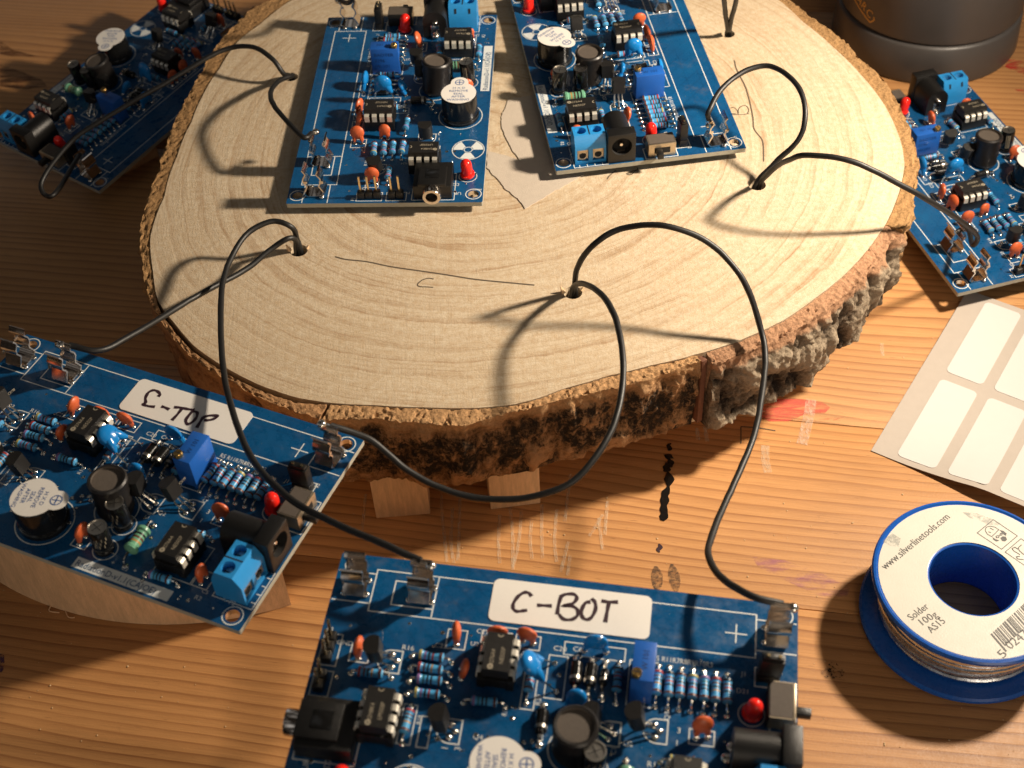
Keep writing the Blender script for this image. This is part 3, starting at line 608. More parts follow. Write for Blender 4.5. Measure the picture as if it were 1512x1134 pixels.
# screw terminal: profile in x-z, swept in y
b = mk(M['term']); pf = [(-4.3, 0), (-4.3, 6.0), (-2.9, 9.6), (-2.7, 10.0), (2.2, 10.0), (4.1, 6.9), (4.1, 0)]
n = len(pf); b.add([(x, -5.1, z) for x, z in pf] + [(x, 5.1, z) for x, z in pf], [list(range(n)), list(range(n, 2 * n))[::-1]] + [(i, n + i, n + (i + 1) % n, (i + 1) % n) for i in range(n)], M['term'])
cs = []
c = mk(M['term'])
for y in (-2.54, 2.54): c.lathe([(1.75, 5.5), (1.75, 12)], 20, M['term'], Tr(-.3, y, 0))
cs.append(c.mesh('c')); c = mk(M['term'])
for y in (-2.54, 2.54): c.box(1.0, 6, y - 1.85, y + 1.85, 1.0, 5.4, M['term'])
cs.append(c.mesh('c')); tmn = boolean(b.mesh('screw_terminal'), cs)
b = mk(M['dark']); b.box(-2.7, 2.2, -.2, .2, 9.99, 10.03, M['dark']); gv = b.mesh('groove')
b = mk(M['dark']); b.box(-.15, .15, -.35, .35, -.9, .9, M['dark'], 0, Tr(-3.58, 0, 7.8) @ Yr(21)); b = b.mesh('slot')
b2 = mk(M['tin'])
b2.box(1.4, 3.6, -1.6, 1.6, 3.6, 5.2, M['beige'], .1); b2.box(1.4, 3.6, -1.7, -1.4, 1.6, 5.0, M['beige']); b2.box(1.4, 3.6, 1.4, 1.7, 1.6, 5.0, M['beige']); b2.lathe([(1.6, 0), (1.6, 2.0)], 20, M['beige'], Tr(1.5, 0, 2.7) @ Yr(90)); b2.lathe([(1.15, 0), (1.15, .1)], 20, M['dark'], Tr(3.5, 0, 2.9) @ Yr(90)); cg = b2.mesh('clamp')
b2 = mk(M['tin']); b2.lathe([(1.6, 5.4), (1.6, 7.6), (1.4, 7.8), (.001, 7.8)], 20, M['tin'], Tr(-.3, 0, 0)); b2.box(-1.8, 1.2, -.2, .2, 7.78, 7.84, M['dark']); sw = b2.mesh('screw')
put('screw_terminal', tmn, 101.8, 51.2, 0, 0, 0, 0, 0, [('groove', gv, (0, 0, 0), 0), ('slot', b, (0, -2.54, 0), 0), ('slot', b, (0, 2.54, 0), 0)] + [(nm, me_, (0, y, 0), 0) for y in (-2.54, 2.54) for nm, me_ in (('clamp', cg), ('screw', sw))])
# headphone socket
b = mk(M['black']); b.box(-6.2, 6.2, -6.1, 6.1, 0, 5.2, M['black'], .25); b.box(-6.6, 3.0, -4.4, 4.4, 5.0, 6.3, M['black'], .2); b.box(-3.4, 1.2, -2.2, 2.2, 6.28, 6.42, M['black_gloss'], .05)
b.box(-6.5, -6.1, -3.8, 3.8, 5.6, 5.9, M['tin'])
b2 = mk(M['tin']); b2.lathe([(3.0, 0), (3.0, 3.0), (2.8, 3.4), (1.9, 3.4), (1.8, 3.2), (1.8, .2), (.001, .2)], 28, M['tin'], Tr(-6.0, 0, 3.2) @ Yr(-90)); b2.lathe([(1.75, .6), (.001, .6)], 20, M['dark'], Tr(-6.0, 0, 3.2) @ Yr(-90), caps=False)
put('headphone_socket', b.mesh('headphone_socket'), 7.9, 47.1, 0, 0, 0, 0, 0, [('socket_ring', b2.mesh('socket_ring'), (0, 0, 0), 0)])
# --- prototype and copies
def R3(t, p, r): return Matrix.Rotation(t, 3, 'Z') @ Matrix.Rotation(p, 3, 'X') @ Matrix.Rotation(r, 3, 'Y')
def make_board():
    root = bpy.data.objects.new('circuit_board', None); COL.objects.link(root); root.empty_display_size = 1
    pb = link('board', me_pcb, root); link('printing', sil_me, pb); tag(link('solder_joints', me_sol, pb), kind='stuff')
    for nm, me, u, v, rot, z, tx, ty, wob, kids, lab in PARTS:
        o_ = link(nm, me, root, (u / 10, -v / 10, z / 10), (RAD(tx), RAD(ty), RAD(rot))); o_['wob'] = wob
        if lab: o_['label'] = lab
        for kn, km, kl, kr in kids: link(kn, km, o_, tuple(x / 10 for x in kl), (0, 0, RAD(kr)))
    return root
KIDS = {}
def copy_tree(o_, parent=None):
    c_ = o_.copy(); COL.objects.link(c_); c_.parent = parent
    for ch in KIDS.get(o_.name, []): copy_tree(ch, c_)
    return c_
proto = make_board()
for o_ in list(COL.objects):
    if o_.parent: KIDS.setdefault(o_.parent.name, []).append(o_)
POSE = [  # x, y, z, turn, tilt x, tilt y, label
    (-6.868, 34.642, .40, 1.4914, 0, 0, 'blue circuit board left of the torn paper on the log slice'),
    (7.057, 46.812, .42, -1.4739, 0, 0, 'blue circuit board right of the torn paper on the log slice, beside the pencilled B'),
    (-4.2866, 19.8068, 1.6903, -.1855, .0117, .0425, 'blue circuit board in front whose white sticker reads C-BOT'),
    (-13.6551, 28.3538, 1.3554, -.4495, -.0014, .0033, 'blue circuit board on the pale wooden slab whose white sticker reads C-TOP'),
    (15.1889, 33.3538, -4.1172, 1.8114, .0097, .0037, 'blue circuit board on the table between the log slice and the black canister'),
    (-8.482, 49.922, -2.94, -2.233, .007, .094, 'blue circuit board in the shadow behind the log slice')]
BOARDS = []
copies = [proto] + [copy_tree(proto) for _ in POSE[1:]]
for bi, (ob, (x, y, z, t, p, r, lab)) in enumerate(zip(copies, POSE)):
    rnd = random.Random(40 + bi)
    ob.matrix_world = Matrix.Translation((x, y, z)) @ R3(t, p, r).to_4x4()
    tag(ob, lab, 'circuit board', 'blue circuit boards wired through the log slice')
    for ch in [c_ for c_ in COL.objects if c_.parent == ob]:
        wv = ch.get('wob', 0)
        if wv:
            ch.rotation_euler = (ch.rotation_euler[0] + RAD(rnd.uniform(-wv, wv) * .8), ch.rotation_euler[1] + RAD(rnd.uniform(-wv, wv) * .4), ch.rotation_euler[2] + RAD(rnd.uniform(-wv, wv)))
        if ch.get('label', '').startswith('large blue'): ch.rotation_euler[0] = RAD((-6, 4, -42, -52, -8, -10)[bi])
        if ch.name.startswith('buzzer'): ch.rotation_euler[2] = RAD((0, 38, 4, 12, 0, 25)[bi])
        if 'wob' in ch: del ch['wob']
    BOARDS.append(ob)

# ------------------------------------------------------------------ table of pine planks
AZ = RAD(-11.5)
table = tag(bpy.data.objects.new('tabletop', None), kind='structure'); COL.objects.link(table)
j = at(1225, 626, TZ); tx_, ty_ = Vector((math.cos(AZ), math.sin(AZ), 0)), Vector((-math.sin(AZ), math.cos(AZ), 0))
table.location = (j.x, j.y, TZ); table.rotation_euler = (0, 0, AZ)
rnd = random.Random(11)
y = 0.0
edges = [0.0]
for wd in (11.6, 12.4, 11.2, 12.0, 11.8): edges.append(edges[-1] + wd)
lo = [0.0]
lo.append(-abs((at(460, 821, TZ) - j).dot(ty_))); lo.append(lo[-1] - 14)
spans = [(edges[i], edges[i + 1]) for i in range(5)] + [(lo[i + 1], lo[i]) for i in range(2)]
for i, (y0, y1) in enumerate(spans):
    b = MB(PINE[(i * 2 + (i > 4)) % 3]); hgt = rnd.uniform(-.008, 0)
    yc = (y0 + y1) / 2
    b.box(-60, 60, y0 - yc + .012, y1 - yc - .012, -2.4, hgt, 0, .018)
    link('plank', b.mesh('plank'), table, (rnd.uniform(-3, 3), yc, 0))
def tabmark(name, strokes, wd, m, dz=.006, closedpoly=None, ws=None):
    b = MB(m)
    for k, st in enumerate(strokes):
        P = [(q.x, q.y) for q in smoothpath([at(px, py, TZ) for px, py in st], 5)]
        b.line(P, wd, 0, 0, ws=None if not ws else [ws[int(q_)] + (ws[min(int(q_) + 1, len(ws) - 1)] - ws[int(q_)]) * (q_ % 1) for q_ in (i / max(1, len(P) - 1) * (len(ws) - 1) for i in range(len(P)))])
    if closedpoly:
        for cp in closedpoly: b.add([(*at(px, py, TZ)[:2], 0) for px, py in cp][::-1], [list(range(len(cp)))])
    o_ = link(name, b.mesh(name)); o_.location = (0, 0, TZ + dz)
    o_.parent = table; o_.matrix_parent_inverse = (Matrix.Translation(table.location) @ Matrix.Rotation(AZ, 4, 'Z')).inverted(); return o_
mw = markmat('pale_scuff', (.74, .60, .42), 5, .36, .66, (2.6, .7, 1), .6, .6)
scr = [[(655, 700), (652, 745), (657, 800), (660, 830)], [(668, 750), (666, 800), (670, 832)], [(679, 735), (678, 790), (676, 828)], [(738, 760), (736, 800), (738, 832)], [(752, 740), (757, 790), (757, 842)], [(770, 755), (766, 800), (757, 840)],
       [(785, 768), (783, 800), (786, 826)], [(800, 745), (800, 790), (801, 825)], [(822, 752), (819, 800), (822, 830)], [(842, 700), (834, 770)], [(839, 800), (828, 845)], [(842, 820), (838, 850)], [(884, 765), (890, 812)], [(870, 792), (890, 760)], [(540, 730), (534, 790)], [(897, 740), (893, 790)]]
tabmark('pale_scuff', scr, .10, mw)
tabmark('pale_scuff', [[(1198, 590), (1194, 615), (1188, 640), (1184, 656)]], .34, markmat('chalk_scuff', (.72, .55, .42), 6, .38, .66, (1.6, .8, 1), .7, .75), .009)
tabmark('pale_scuff', [[(1130, 658), (1130, 678), (1134, 698)]], .26, mw); tabmark('pale_scuff', [[(1029, 632), (1031, 650)], [(1041, 630), (1044, 652)], [(1302, 507), (1303, 526)]], .12, mw)
tabmark('ink_drip', [[(991, 655), (987, 658), (989, 663), (986, 665)]], .1, M['black_gloss'], .012, ws=[.04, .12, .16, .05])
tabmark('ink_drip', [[(990, 671), (987, 677), (990, 684), (984, 690), (986, 697)], [(986, 697), (988, 706), (987.5, 715), (986, 722), (982, 730), (981.5, 740), (980, 751), (981, 760), (978, 769)]], .2, M['black_gloss'], .012, ws=[.05, .22, .34, .20, .07, .16, .26, .2, .3, .17, .25, .2, .28, .12])
tabmark('ink_spot', [[(973, 803), (975, 808), (972, 812), (974, 816)]], .2, M['ink'], .009, ws=[.03, .15, .12, .03])
tabmark('ink_smudge', [[(968, 836), (970, 850), (971, 874)], [(992, 833), (995, 850), (999, 874)]], .3, markmat('ink_smudge', (.03, .025, .02), 6, .38, .66, (1, 1, 1), .6, .85), .008, ws=[.08, .26, .34, .32, .1])
tabmark('ink_smudge', [[(1219, 985), (1228, 992), (1240, 985)]], .5, markmat('ink_blot', (.02, .02, .02), 6, .50, .60, (1, 1, 1), .6, .85), .010)
tabmark('paint_smear', [], .1, markmat('pink_paint', (.80, .10, .09), 1.5, .36, .62, (.35, 2.6, 1), .45, .68), .005, [[(1108, 592), (1140, 589), (1180, 589), (1215, 594), (1226, 602), (1218, 610), (1190, 611), (1165, 622), (1135, 622), (1112, 610)]])
tabmark('paint_smear', [], .1, markmat('pink_paint_faint', (.66, .12, .06), 2.2, .5, .68, (.35, 2.2, 1), .5, .6), .007, [[(1190, 606), (1230, 604), (1250, 612), (1240, 622), (1180, 616)]])
tabmark('purple_smear', [], .1, markmat('purple_felt_tip', (.34, .09, .30), 1.4, .44, .72, (.4, 1.6, 1), .5, .55), .006, [[(1110, 822), (1160, 828), (1210, 845), (1255, 868), (1250, 882), (1215, 882), (1170, 862), (1120, 838)]])
tabmark('purple_smear', [], .1, markmat('purple_dot', (.06, .02, .06), 5, .40, .55, (1, 1, 1), .5, .9), .006, [[(0, 965), (6, 968), (7, 985), (0, 998)]])
tabmark('red_paint', [], .1, markmat('red_paint', (.55, .03, .03), 2.2, .45, .62, (.4, 2, 1), .5, .9), .006, [[(1488, 88), (1512, 90), (1540, 104), (1512, 110), (1484, 99)], [(1498, 132), (1530, 134), (1512, 140)]])
tabmark('pencil_line', [[(1094, 655), (1094, 630)], [(1094, 630), (1120, 632), (1145, 636)]], .035, M['pencil'])
tabmark('dark_knot', [], .1, markmat('knot', (.10, .035, .012), 1.5, .40, .62, (.4, 2.4, 1), .5, .85), .004, [[(0, 95), (30, 105), (62, 118), (70, 128), (40, 132), (0, 128)], [(0, 60), (20, 74), (60, 84), (20, 84), (0, 80)]])
# crumbs of sawdust
b = MB(lightwood('sawdust', (.70, .50, .28))); rnd = random.Random(21)
for k in range(700):
    px, py = rnd.uniform(0, 1512), rnd.uniform(430, 1134) if rnd.random() < .75 else rnd.uniform(0, 430)
    q = at(px, py, TZ); r = rnd.choice((.012, .016, .02, .03, .045))
    b.ball((q.x, q.y, TZ + r * .2), r * rnd.uniform(.4, .8), 0, .4, 4, None)
tag(link('sawdust', b.mesh('sawdust', 180)), kind='stuff')
# ------------------------------------------------------------------ log slice
PITH = Vector((-.5, 38.2))
outer_px = [(205, 350), (209, 388), (222, 445), (248, 485), (300, 536), (337, 558), (390, 589), (465, 614), (478, 618), (553, 616), (619, 622), (685, 627), (729, 612), (795, 597), (831, 587), (896, 573), (962, 557), (1027, 531), (1058, 529), (1115, 507), (1180, 477), (1246, 430), (1280, 398), (1316, 350), (1336, 335), (1348, 307), (1352, 279), (1357, 243), (1352, 212), (1332, 162), (1306, 116), (1270, 85), (1249, 60), (1195, 22), (1172, 2),
            (395, 0), (370, 12), (345, 36), (322, 62), (300, 100), (285, 126), (270, 152), (252, 192), (235, 250), (215, 300)]
inner_px = [(222, 350), (226, 400), (233, 445), (257, 476), (288, 512), (332, 542), (385, 569), (438, 587), (482, 594), (553, 598), (623, 601), (707, 602), (773, 595), (831, 574), (896, 555), (962, 539), (1040, 520), (1093, 502), (1158, 472), (1202, 441), (1246, 406), (1285, 363), (1309, 328), (1329, 279), (1336, 243), (1330, 208), (1306, 155), (1270, 109), (1235, 74), (1185, 32), (1150, 0),
            (430, 0), (385, 35), (352, 60), (325, 100), (300, 140), (283, 180), (262, 230), (243, 290)]
def outline(pxs, extra):
    P = []
    for q in list(at(px, py, 0).xy for px, py in pxs) + extra: d = Vector(q) - PITH; P.append((math.atan2(d.y, d.x), d.length))
    P.sort(); P = [(P[-1][0] - 2 * math.pi, P[-1][1])] + P + [(P[0][0] + 2 * math.pi, P[0][1])]
    def R(a):
        a = (a + math.pi) % (2 * math.pi) - math.pi
        for i in range(len(P) - 1):
            if P[i][0] <= a <= P[i + 1][0]:
                t = (a - P[i][0]) / max(1e-9, P[i + 1][0] - P[i][0]); return P[i][1] * (1 - t) + P[i + 1][1] * t
        return P[0][1]
    return R
Ro = outline(outer_px, [(9.6, 47.6), (6.2, 50.2), (1, 51.3), (-4, 50.4), (-7, 48.6)])
Ri0 = outline(inner_px, [(8.8, 47.2), (5.8, 49.5), (1, 50.6), (-3.8, 49.7), (-6.6, 48.0)])
def ang(px, py): d = at(px, py, 0).xy - PITH; return math.atan2(d.y, d.x)
aA, aB, aC, aD = ang(222, 435), ang(480, 600), ang(1042, 528), ang(1322, 335)
def Ri(a): return min(Ri0(a), Ro(a) - .22)
log = bpy.data.objects.new('log_slice', None); COL.objects.link(log)
tag(log, 'large round slice of a tree trunk with bark, standing on wooden blocks', 'log slice')
NA, NR = 300, 44
vs, fs, uvs = [(PITH.x, PITH.y, 0)], [], [(0, 0)]
for i in range(1, NR + 1):
    for k in range(NA):
        a = 2 * math.pi * k / NA; t = i / NR; r = Ri(a) * t
        rs_ = sum(Ri(a + d) for d in (-.3, -.15, 0, .15, .3)) / 5
        vs.append((PITH.x + r * math.cos(a), PITH.y + r * math.sin(a), 0)); uvs.append((r * (.55 + .45 * 11.5 / (rs_ if t > .3 else 11.5)), a))
for i in range(NR):
    for k in range(NA):
        k2 = (k + 1) % NA
        if i == 0: fs.append((0, 1 + k, 1 + k2))
        else: fs.append((1 + (i - 1) * NA + k, 1 + i * NA + k, 1 + i * NA + k2, 1 + (i - 1) * NA + k2))
top0 = len(vs)
for k in range(NA):
    a = 2 * math.pi * k / NA; r = Ri(a) - .05; vs.append((PITH.x + r * math.cos(a), PITH.y + r * math.sin(a), -3.0)); uvs.append((r, a))
last = 1 + (NR - 1) * NA
for k in range(NA): k2 = (k + 1) % NA; fs.append((last + k, top0 + k, top0 + k2, last + k2))
fs.append([top0 + k for k in range(NA)][::-1])
me = bpy.data.meshes.new('wood'); me.from_pydata(vs, [], fs); me.materials.append(M['log']); me.materials.append(M['dark'])
ul = me.uv_layers.new(name='rings')
for p in me.polygons:
    ks = [me.loops[li].vertex_index for li in p.loop_indices]
    for li, vi in zip(p.loop_indices, ks):
        u_, a_ = uvs[vi]
        ul.data[li].uv = (u_, math.sin(a_) * 2 + math.cos(a_ * 1.0) * 2.3)
HOLES = [at(430, 114, 0), at(441, 370, 0), at(846, 432, 0), at(1118, 273, 0), at(1075, 50, 0)]
cs = []
cb_ = MB(M['log'])
for h, r in zip(HOLES, (.24, .27, .27, .27, .24)): cb_.lathe([(r, -6), (r * 1.0, -.3), (r * 1.1, .5)], 18, M['log'], Tr(h.x, h.y, 0))
wood = boolean(me, [cb_.mesh('c')]); wood.name = 'wood'
for p in wood.polygons: p.use_smooth = False
link('wood', wood, log)
# bark in four pieces
def bark(a0, a1, m, gap=0.0, fq=1.9, zs=1.0, cutw=.25, rough=.16, chunk=.5, zone0=1.0, bulge=0.0, seed=0.0, under=.25, step=.011, slope=0.0, cellw=.55, flake=.4, NS=34):
    if a1 < a0: a1 += 2 * math.pi
    n = max(8, int((a1 - a0) / step)); NT_ = 8; vs = []; rel = []; zon = []; dp = []; fs = []
    ncol = NT_ + 1 + NS + 1
    for i in range(n + 1):
        a = a0 + (a1 - a0) * i / n; ro, ri = Ro(a), Ri(a) + .015 + gap * min(1, 6 * i / n, 6 * (n - i) / n + .35)
        ro = max(ro, ri + .14); d = Vector((math.cos(a), math.sin(a)))
        for q in range(ncol):
            if q <= NT_: t = q / NT_; r = ri + (ro - ri) * t; z = -slope * t; zz = t * .2; side = 0
            else: t = (q - NT_) / (NS + 1); r = ro - under * t ** 1.5 + bulge * math.sin(math.pi * t) ** .8; z = -slope - (3.0 - slope) * t; zz = .2 + t * 3.0; side = 1
            p3 = Vector((d.x * r * 1.0, d.y * r * 1.0, z * 1.0)) + Vector((seed, 0, 0))
            p3 = Vector((p3.x, p3.y, p3.z * zs)); pl = mn.voronoi(p3 * chunk * Vector((1, 1, 1)).x + mn.noise_vector(p3 * .8) * .35)[0]
            cell = min(1, (pl[1] - pl[0]) * 2.6)
            fr = mn.fractal(p3 * fq, .9, 2.1, 5); fine = mn.fractal(p3 * 6.5, .7, 2.1, 3)
            ter = (math.floor(fr * 4.5) + min(1, (fr * 4.5 - math.floor(fr * 4.5)) * 4)) / 4.5   # flakes lie in steps
            h = (cell - .55) * cellw + (fr * (1 - flake) + ter * flake) * .8 + fine * .13 * fq
            env = min(1, t * 5 + .15) if side else t * .5
            if side:
                r += rough * h * env * (1.35 if t > .08 else 1); z += mn.noise(p3 * 2.1) * .10 * min(1, t * 3)
                if t > .93: z += mn.noise(p3 * 1.3) * .22
            else:
                z += -.015 - abs(mn.fractal(p3 * 5.5, .8, 2.1, 3)) * (.09 + .10 * t); r += mn.noise(p3 * 4) * .07 * t
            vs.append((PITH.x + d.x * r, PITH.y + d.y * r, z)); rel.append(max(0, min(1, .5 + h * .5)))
            dp.append(zz); zon.append((zz / cutw if zz < cutw * 2 else 2.0) * .5 * zone0)
    for i in range(n):
        for q in range(ncol - 1): k = i * ncol + q; fs.append((k, k + 1, k + ncol + 1, k + ncol))
    # close the back and the ends so the piece has thickness
    base = len(vs)
    for i in range(n + 1):
        a = a0 + (a1 - a0) * i / n; r = Ri(a) + .015 + gap * min(1, 6 * i / n, 6 * (n - i) / n + .35); vs.append((PITH.x + math.cos(a) * r, PITH.y + math.sin(a) * r, -3.0)); rel.append(.3); zon.append(1); dp.append(2)
    for i in range(n): fs.append((i * ncol + ncol - 1, base + i, base + i + 1, (i + 1) * ncol + ncol - 1)); fs.append((base + i, i * ncol, (i + 1) * ncol, base + i + 1))
    fs.append([base] + [ncol - 1 - q for q in range(ncol)]); fs.append([base + n] + [n * ncol + q for q in range(ncol)])
    me = bpy.data.meshes.new('bark'); me.from_pydata(vs, [], fs); me.materials.append(m)
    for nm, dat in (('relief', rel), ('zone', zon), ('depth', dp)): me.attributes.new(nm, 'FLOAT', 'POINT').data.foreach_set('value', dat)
    me.polygons.foreach_set('use_smooth', [True] * len(me.polygons)); me.set_sharp_from_angle(angle=RAD(60))
    return link('bark', me, log)
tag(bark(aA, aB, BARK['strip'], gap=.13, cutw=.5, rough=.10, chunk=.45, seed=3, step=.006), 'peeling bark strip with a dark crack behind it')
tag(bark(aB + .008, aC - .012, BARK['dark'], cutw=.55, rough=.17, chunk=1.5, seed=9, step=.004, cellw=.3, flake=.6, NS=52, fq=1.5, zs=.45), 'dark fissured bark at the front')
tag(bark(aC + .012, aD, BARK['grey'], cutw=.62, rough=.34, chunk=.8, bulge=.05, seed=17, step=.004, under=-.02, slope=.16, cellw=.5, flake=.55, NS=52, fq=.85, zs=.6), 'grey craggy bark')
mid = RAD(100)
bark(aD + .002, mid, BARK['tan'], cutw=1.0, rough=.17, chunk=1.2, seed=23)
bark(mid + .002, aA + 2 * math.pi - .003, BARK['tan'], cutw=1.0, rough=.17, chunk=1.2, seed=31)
# thin red inner bark showing in the split between the front and the grey bark
b = MB(lightwood('red_inner_bark', (.17, .07, .04), (6, 6, 2)))
a = aC; r0, r1 = Ri(a) - .1, Ro(a) + .02
b.box(-.10, .10, 0, r1 - r0 - .10, -2.8, -.14, 0, .04, Tr(PITH.x + math.cos(a) * r0, PITH.y + math.sin(a) * r0, 0) @ Zr(math.degrees(a) - 90)); link('inner_bark', b.mesh('inner_bark'), log)
# pencil marks on the sawn face
def pencil(strokes, wd=.045, name='pencil_mark'):
    b = MB(M['pencil'])
    for st in strokes: b.line([(q.x, q.y) for q in smoothpath([at(px, py, 0) for px, py in st], 5)], wd, .004)
    link(name, b.mesh(name), log)
P3 = lambda x_, y_: (470 + x_ / 3.877, 360 + y_ / 3.877)
pencil([[P3(95, 74), P3(160, 90), P3(280, 103), P3(420, 132), P3(600, 158), P3(760, 182), P3(900, 204), P3(1100, 224), P3(1237, 237)]], .055)
pencil([[P3(660, 202), P3(630, 198), P3(595, 208), P3(568, 232), P3(580, 245), P3(620, 247), P3(658, 250)]], .04)
P4 = lambda x_, y_: (1000 + x_ / 3.437, y_ / 3.437)
pencil([[P4(289, 306), P4(300, 350), P4(320, 390), P4(345, 440), P4(368, 520), P4(384, 600), P4(390, 655), P4(430, 710), P4(437, 760), P4(438, 820)]], .05)
P5 = lambda x_, y_: (1020 + x_ / 11.34, 150 + y_ / 11.34)
pencil([[P5(975, 205), P5(800, 215), P5(805, 120), P5(860, 75), P5(930, 75), P5(970, 140), P5(945, 205)], [P5(805, 190), P5(760, 130), P5(710, 100), P5(660, 110)], [P5(800, 215), P5(740, 222), P5(690, 205), P5(760, 205)]], .035)
P6 = lambda x_, y_: (830 + x_ / 7.56, 180 + y_ / 7.56)
pencil([[P6(600, 545), P6(530, 600), P6(500, 640)], [P6(840, 510), P6(845, 550), P6(790, 545)], [P6(845, 530), P6(760, 565), P6(720, 580), P6(770, 588), P6(830, 540)]], .04)
# torn paper stuck to the wood
pp = [(719, 222), (731, 227), (750, 231), (770, 240), (758, 224), (748, 208), (741, 190), (740, 174), (746, 158), (750, 148), (786, 141), (790, 100), (852, 100), (880, 180), (862, 258), (851, 265), (812, 287), (776, 309), (767, 298), (756, 287), (745, 279), (735, 266), (725, 256), (719, 248)]
b = MB(M['white']); P = [at(px, py, 0).xy for px, py in pp]
PP = []
rnd = random.Random(2)
for i in range(len(P)):
    a_, c_ = P[i], P[(i + 1) % len(P)]; n_ = max(1, int((c_ - a_).length / .12))
    for k in range(n_): q = a_.lerp(c_, k / n_); PP.append((q.x + rnd.uniform(-.025, .025), q.y + rnd.uniform(-.025, .025)))
b.prism(PP, .004, .03, 0)
tpm = mat('torn_grey_paper', (.50, .43, .35), .75, var=.10, vscale=5, bump=.5, bscale=25); me = b.mesh('torn_paper'); me.materials.clear(); me.materials.append(tpm); link('torn_paper', me, log)
# loose wood fibres round the drilled holes
b = MB(M['block'])
for h in HOLES[1:3]:
    b.tube([(h.x - .28, h.y + .02, 0), (h.x - .36, h.y + .05, .22)], .05, 5, rr=[.08, .02]); b.tube([(h.x + .26, h.y + .1, 0), (h.x + .33, h.y + .12, .1)], .05, 5, rr=[.07, .02])
tag(link('wood_fibre', b.mesh('wood_fibre'), log), kind='stuff')
# ------------------------------------------------------------------ wooden supports
def block(name, x0, x1, y0, y1, z0, z1, rz, m, label, cat, group=None):
    b = MB(m); b.box(-(x1 - x0) / 2, (x1 - x0) / 2, 0, y1 - y0, z0, z1, 0, .03)
    o_ = link(name, b.mesh(name)); o_.location = ((x0 + x1) / 2, y0, 0); o_.rotation_euler = (0, 0, RAD(rz)); return tag(o_, label, cat, group)
block('wooden_block', -4.38, -2.72, 25.98, 46, TZ, -2.98, 1.5, M['block'], 'pale wooden block under the log slice, nearer the board marked C-TOP', 'wooden block', 'pale wooden blocks under the log slice')
block('wooden_block', -.88, .66, 26.1, 47, TZ, -2.98, 5, M['block'], 'pale wooden block under the log slice, crossed by a black wire', 'wooden block', 'pale wooden blocks under the log slice')
block('wooden_block', 5.5, 7.0, 31.5, 45, TZ, -2.98, 0, M['block'], 'pale wooden block hidden under the right part of the log slice', 'wooden block', 'pale wooden blocks under the log slice')
block('wooden_block', -1.5, 3.2, 13.2, 17.0, TZ, 1.05, -10, M['block'], 'tall wooden block underneath the board marked C-BOT', 'wooden block', 'wooden blocks under circuit boards')
block('wooden_block', 15.5, 18.6, 36.5, 42.5, TZ, -4.47, 12, M['block'], 'thin wooden offcut underneath the board beside the black canister', 'wooden block', 'wooden blocks under circuit boards')
block('wooden_block', -15.6, -13.2, 44, 46.5, TZ, -4.05, 40, M['block'], 'small wooden block underneath the shaded board behind the log slice', 'wooden block', 'wooden blocks under circuit boards')
# slab: an arc of pale wood standing under the C-TOP board
A_, B_, C_ = at(430, 893, TZ).xy, at(258, 922, TZ).xy, at(2, 861, TZ).xy
D_ = 2 * (A_.x * (B_.y - C_.y) + B_.x * (C_.y - A_.y) + C_.x * (A_.y - B_.y))
ux = (A_.length_squared * (B_.y - C_.y) + B_.length_squared * (C_.y - A_.y) + C_.length_squared * (A_.y - B_.y)) / D_
uy = (A_.length_squared * (C_.x - B_.x) + B_.length_squared * (A_.x - C_.x) + C_.length_squared * (B_.x - A_.x)) / D_
cc = Vector((ux, uy)); rr_ = (A_ - cc).length; a1 = math.atan2(A_.y - uy, A_.x - ux); a0 = math.atan2(C_.y - uy, C_.x - ux)
if a0 > a1: a0 -= 2 * math.pi
a0 -= .12
arc_ = [(ux + rr_ * math.cos(a0 + (a1 - a0) * k / 40), uy + rr_ * math.sin(a0 + (a1 - a0) * k / 40)) for k in range(41)]
back = [(A_.x - .15, A_.y + .25), (A_.x - 1.2, A_.y + 1.6), (A_.x - 4, A_.y + 3.0), (arc_[0][0] + .5, arc_[0][1] + 2.2)]
b = MB(M['slab']); b.prism(arc_ + back, TZ, 1.16, 0)
for k in range(2): b.tube(smoothpath([Vector((*arc_[12 + k * 2], TZ + .04)) + Vector((0, -.02, 0)), Vector((*arc_[12 + k * 2], TZ + .03)) + Vector((.12 * k % .3, -.18 - .05 * (k % 3), 0)), Vector((*arc_[12 + k * 2], TZ + .02)) + Vector((.3, -.25, 0))], 3), .02, 4)
tag(link('wooden_slab', b.mesh('wooden_slab')), 'pale wooden slab with a curved sawn side under the board marked C-TOP', 'wooden slab')
# ------------------------------------------------------------------ stickers with handwriting on two boards
def board_uv(bi, px, py):
    T = Matrix.Translation(POSE[bi][:3]) @ R3(*POSE[bi][3:6]).to_4x4(); n_ = T.to_3x3() @ Vector((0, 0, 1)); o0 = T.translation
    d = CR * ((px - 756) / FPX) - CU * ((py - 567) / FPX) + _f; c0 = Vector((0, 0, CAMH))
    q = c0 + d * ((o0 - c0).dot(n_) / d.dot(n_)); return (T.inverted() @ q).xy
def sticker(bi, box_, strokes, lab):
    b = MB(M['white'], scale=1); b.prism([(x / 10, -y / 10) for x, y in rrect(*box_, 1.6)], .004, .016, 0)
    s_ = tag(link('sticker', b.mesh('sticker'), BOARDS[bi]), lab)
    b = MB(M['ink'])
    for st in strokes:
        P = smoothpath([Vector((*board_uv(bi, *q), 0)) for q in st], 5); n_ = len(P)
        b.line([(q.x, q.y) for q in P], .1, .019, ws=[.085 + .03 * math.sin(i * .9) * .4 + (.02 if i in (0, n_ - 1) else 0) for i in range(n_)])
    link('handwriting', b.mesh('handwriting'), s_)
F1 = lambda x_, y_: (710 + x_ / 5.815, 840 + y_ / 5.815)
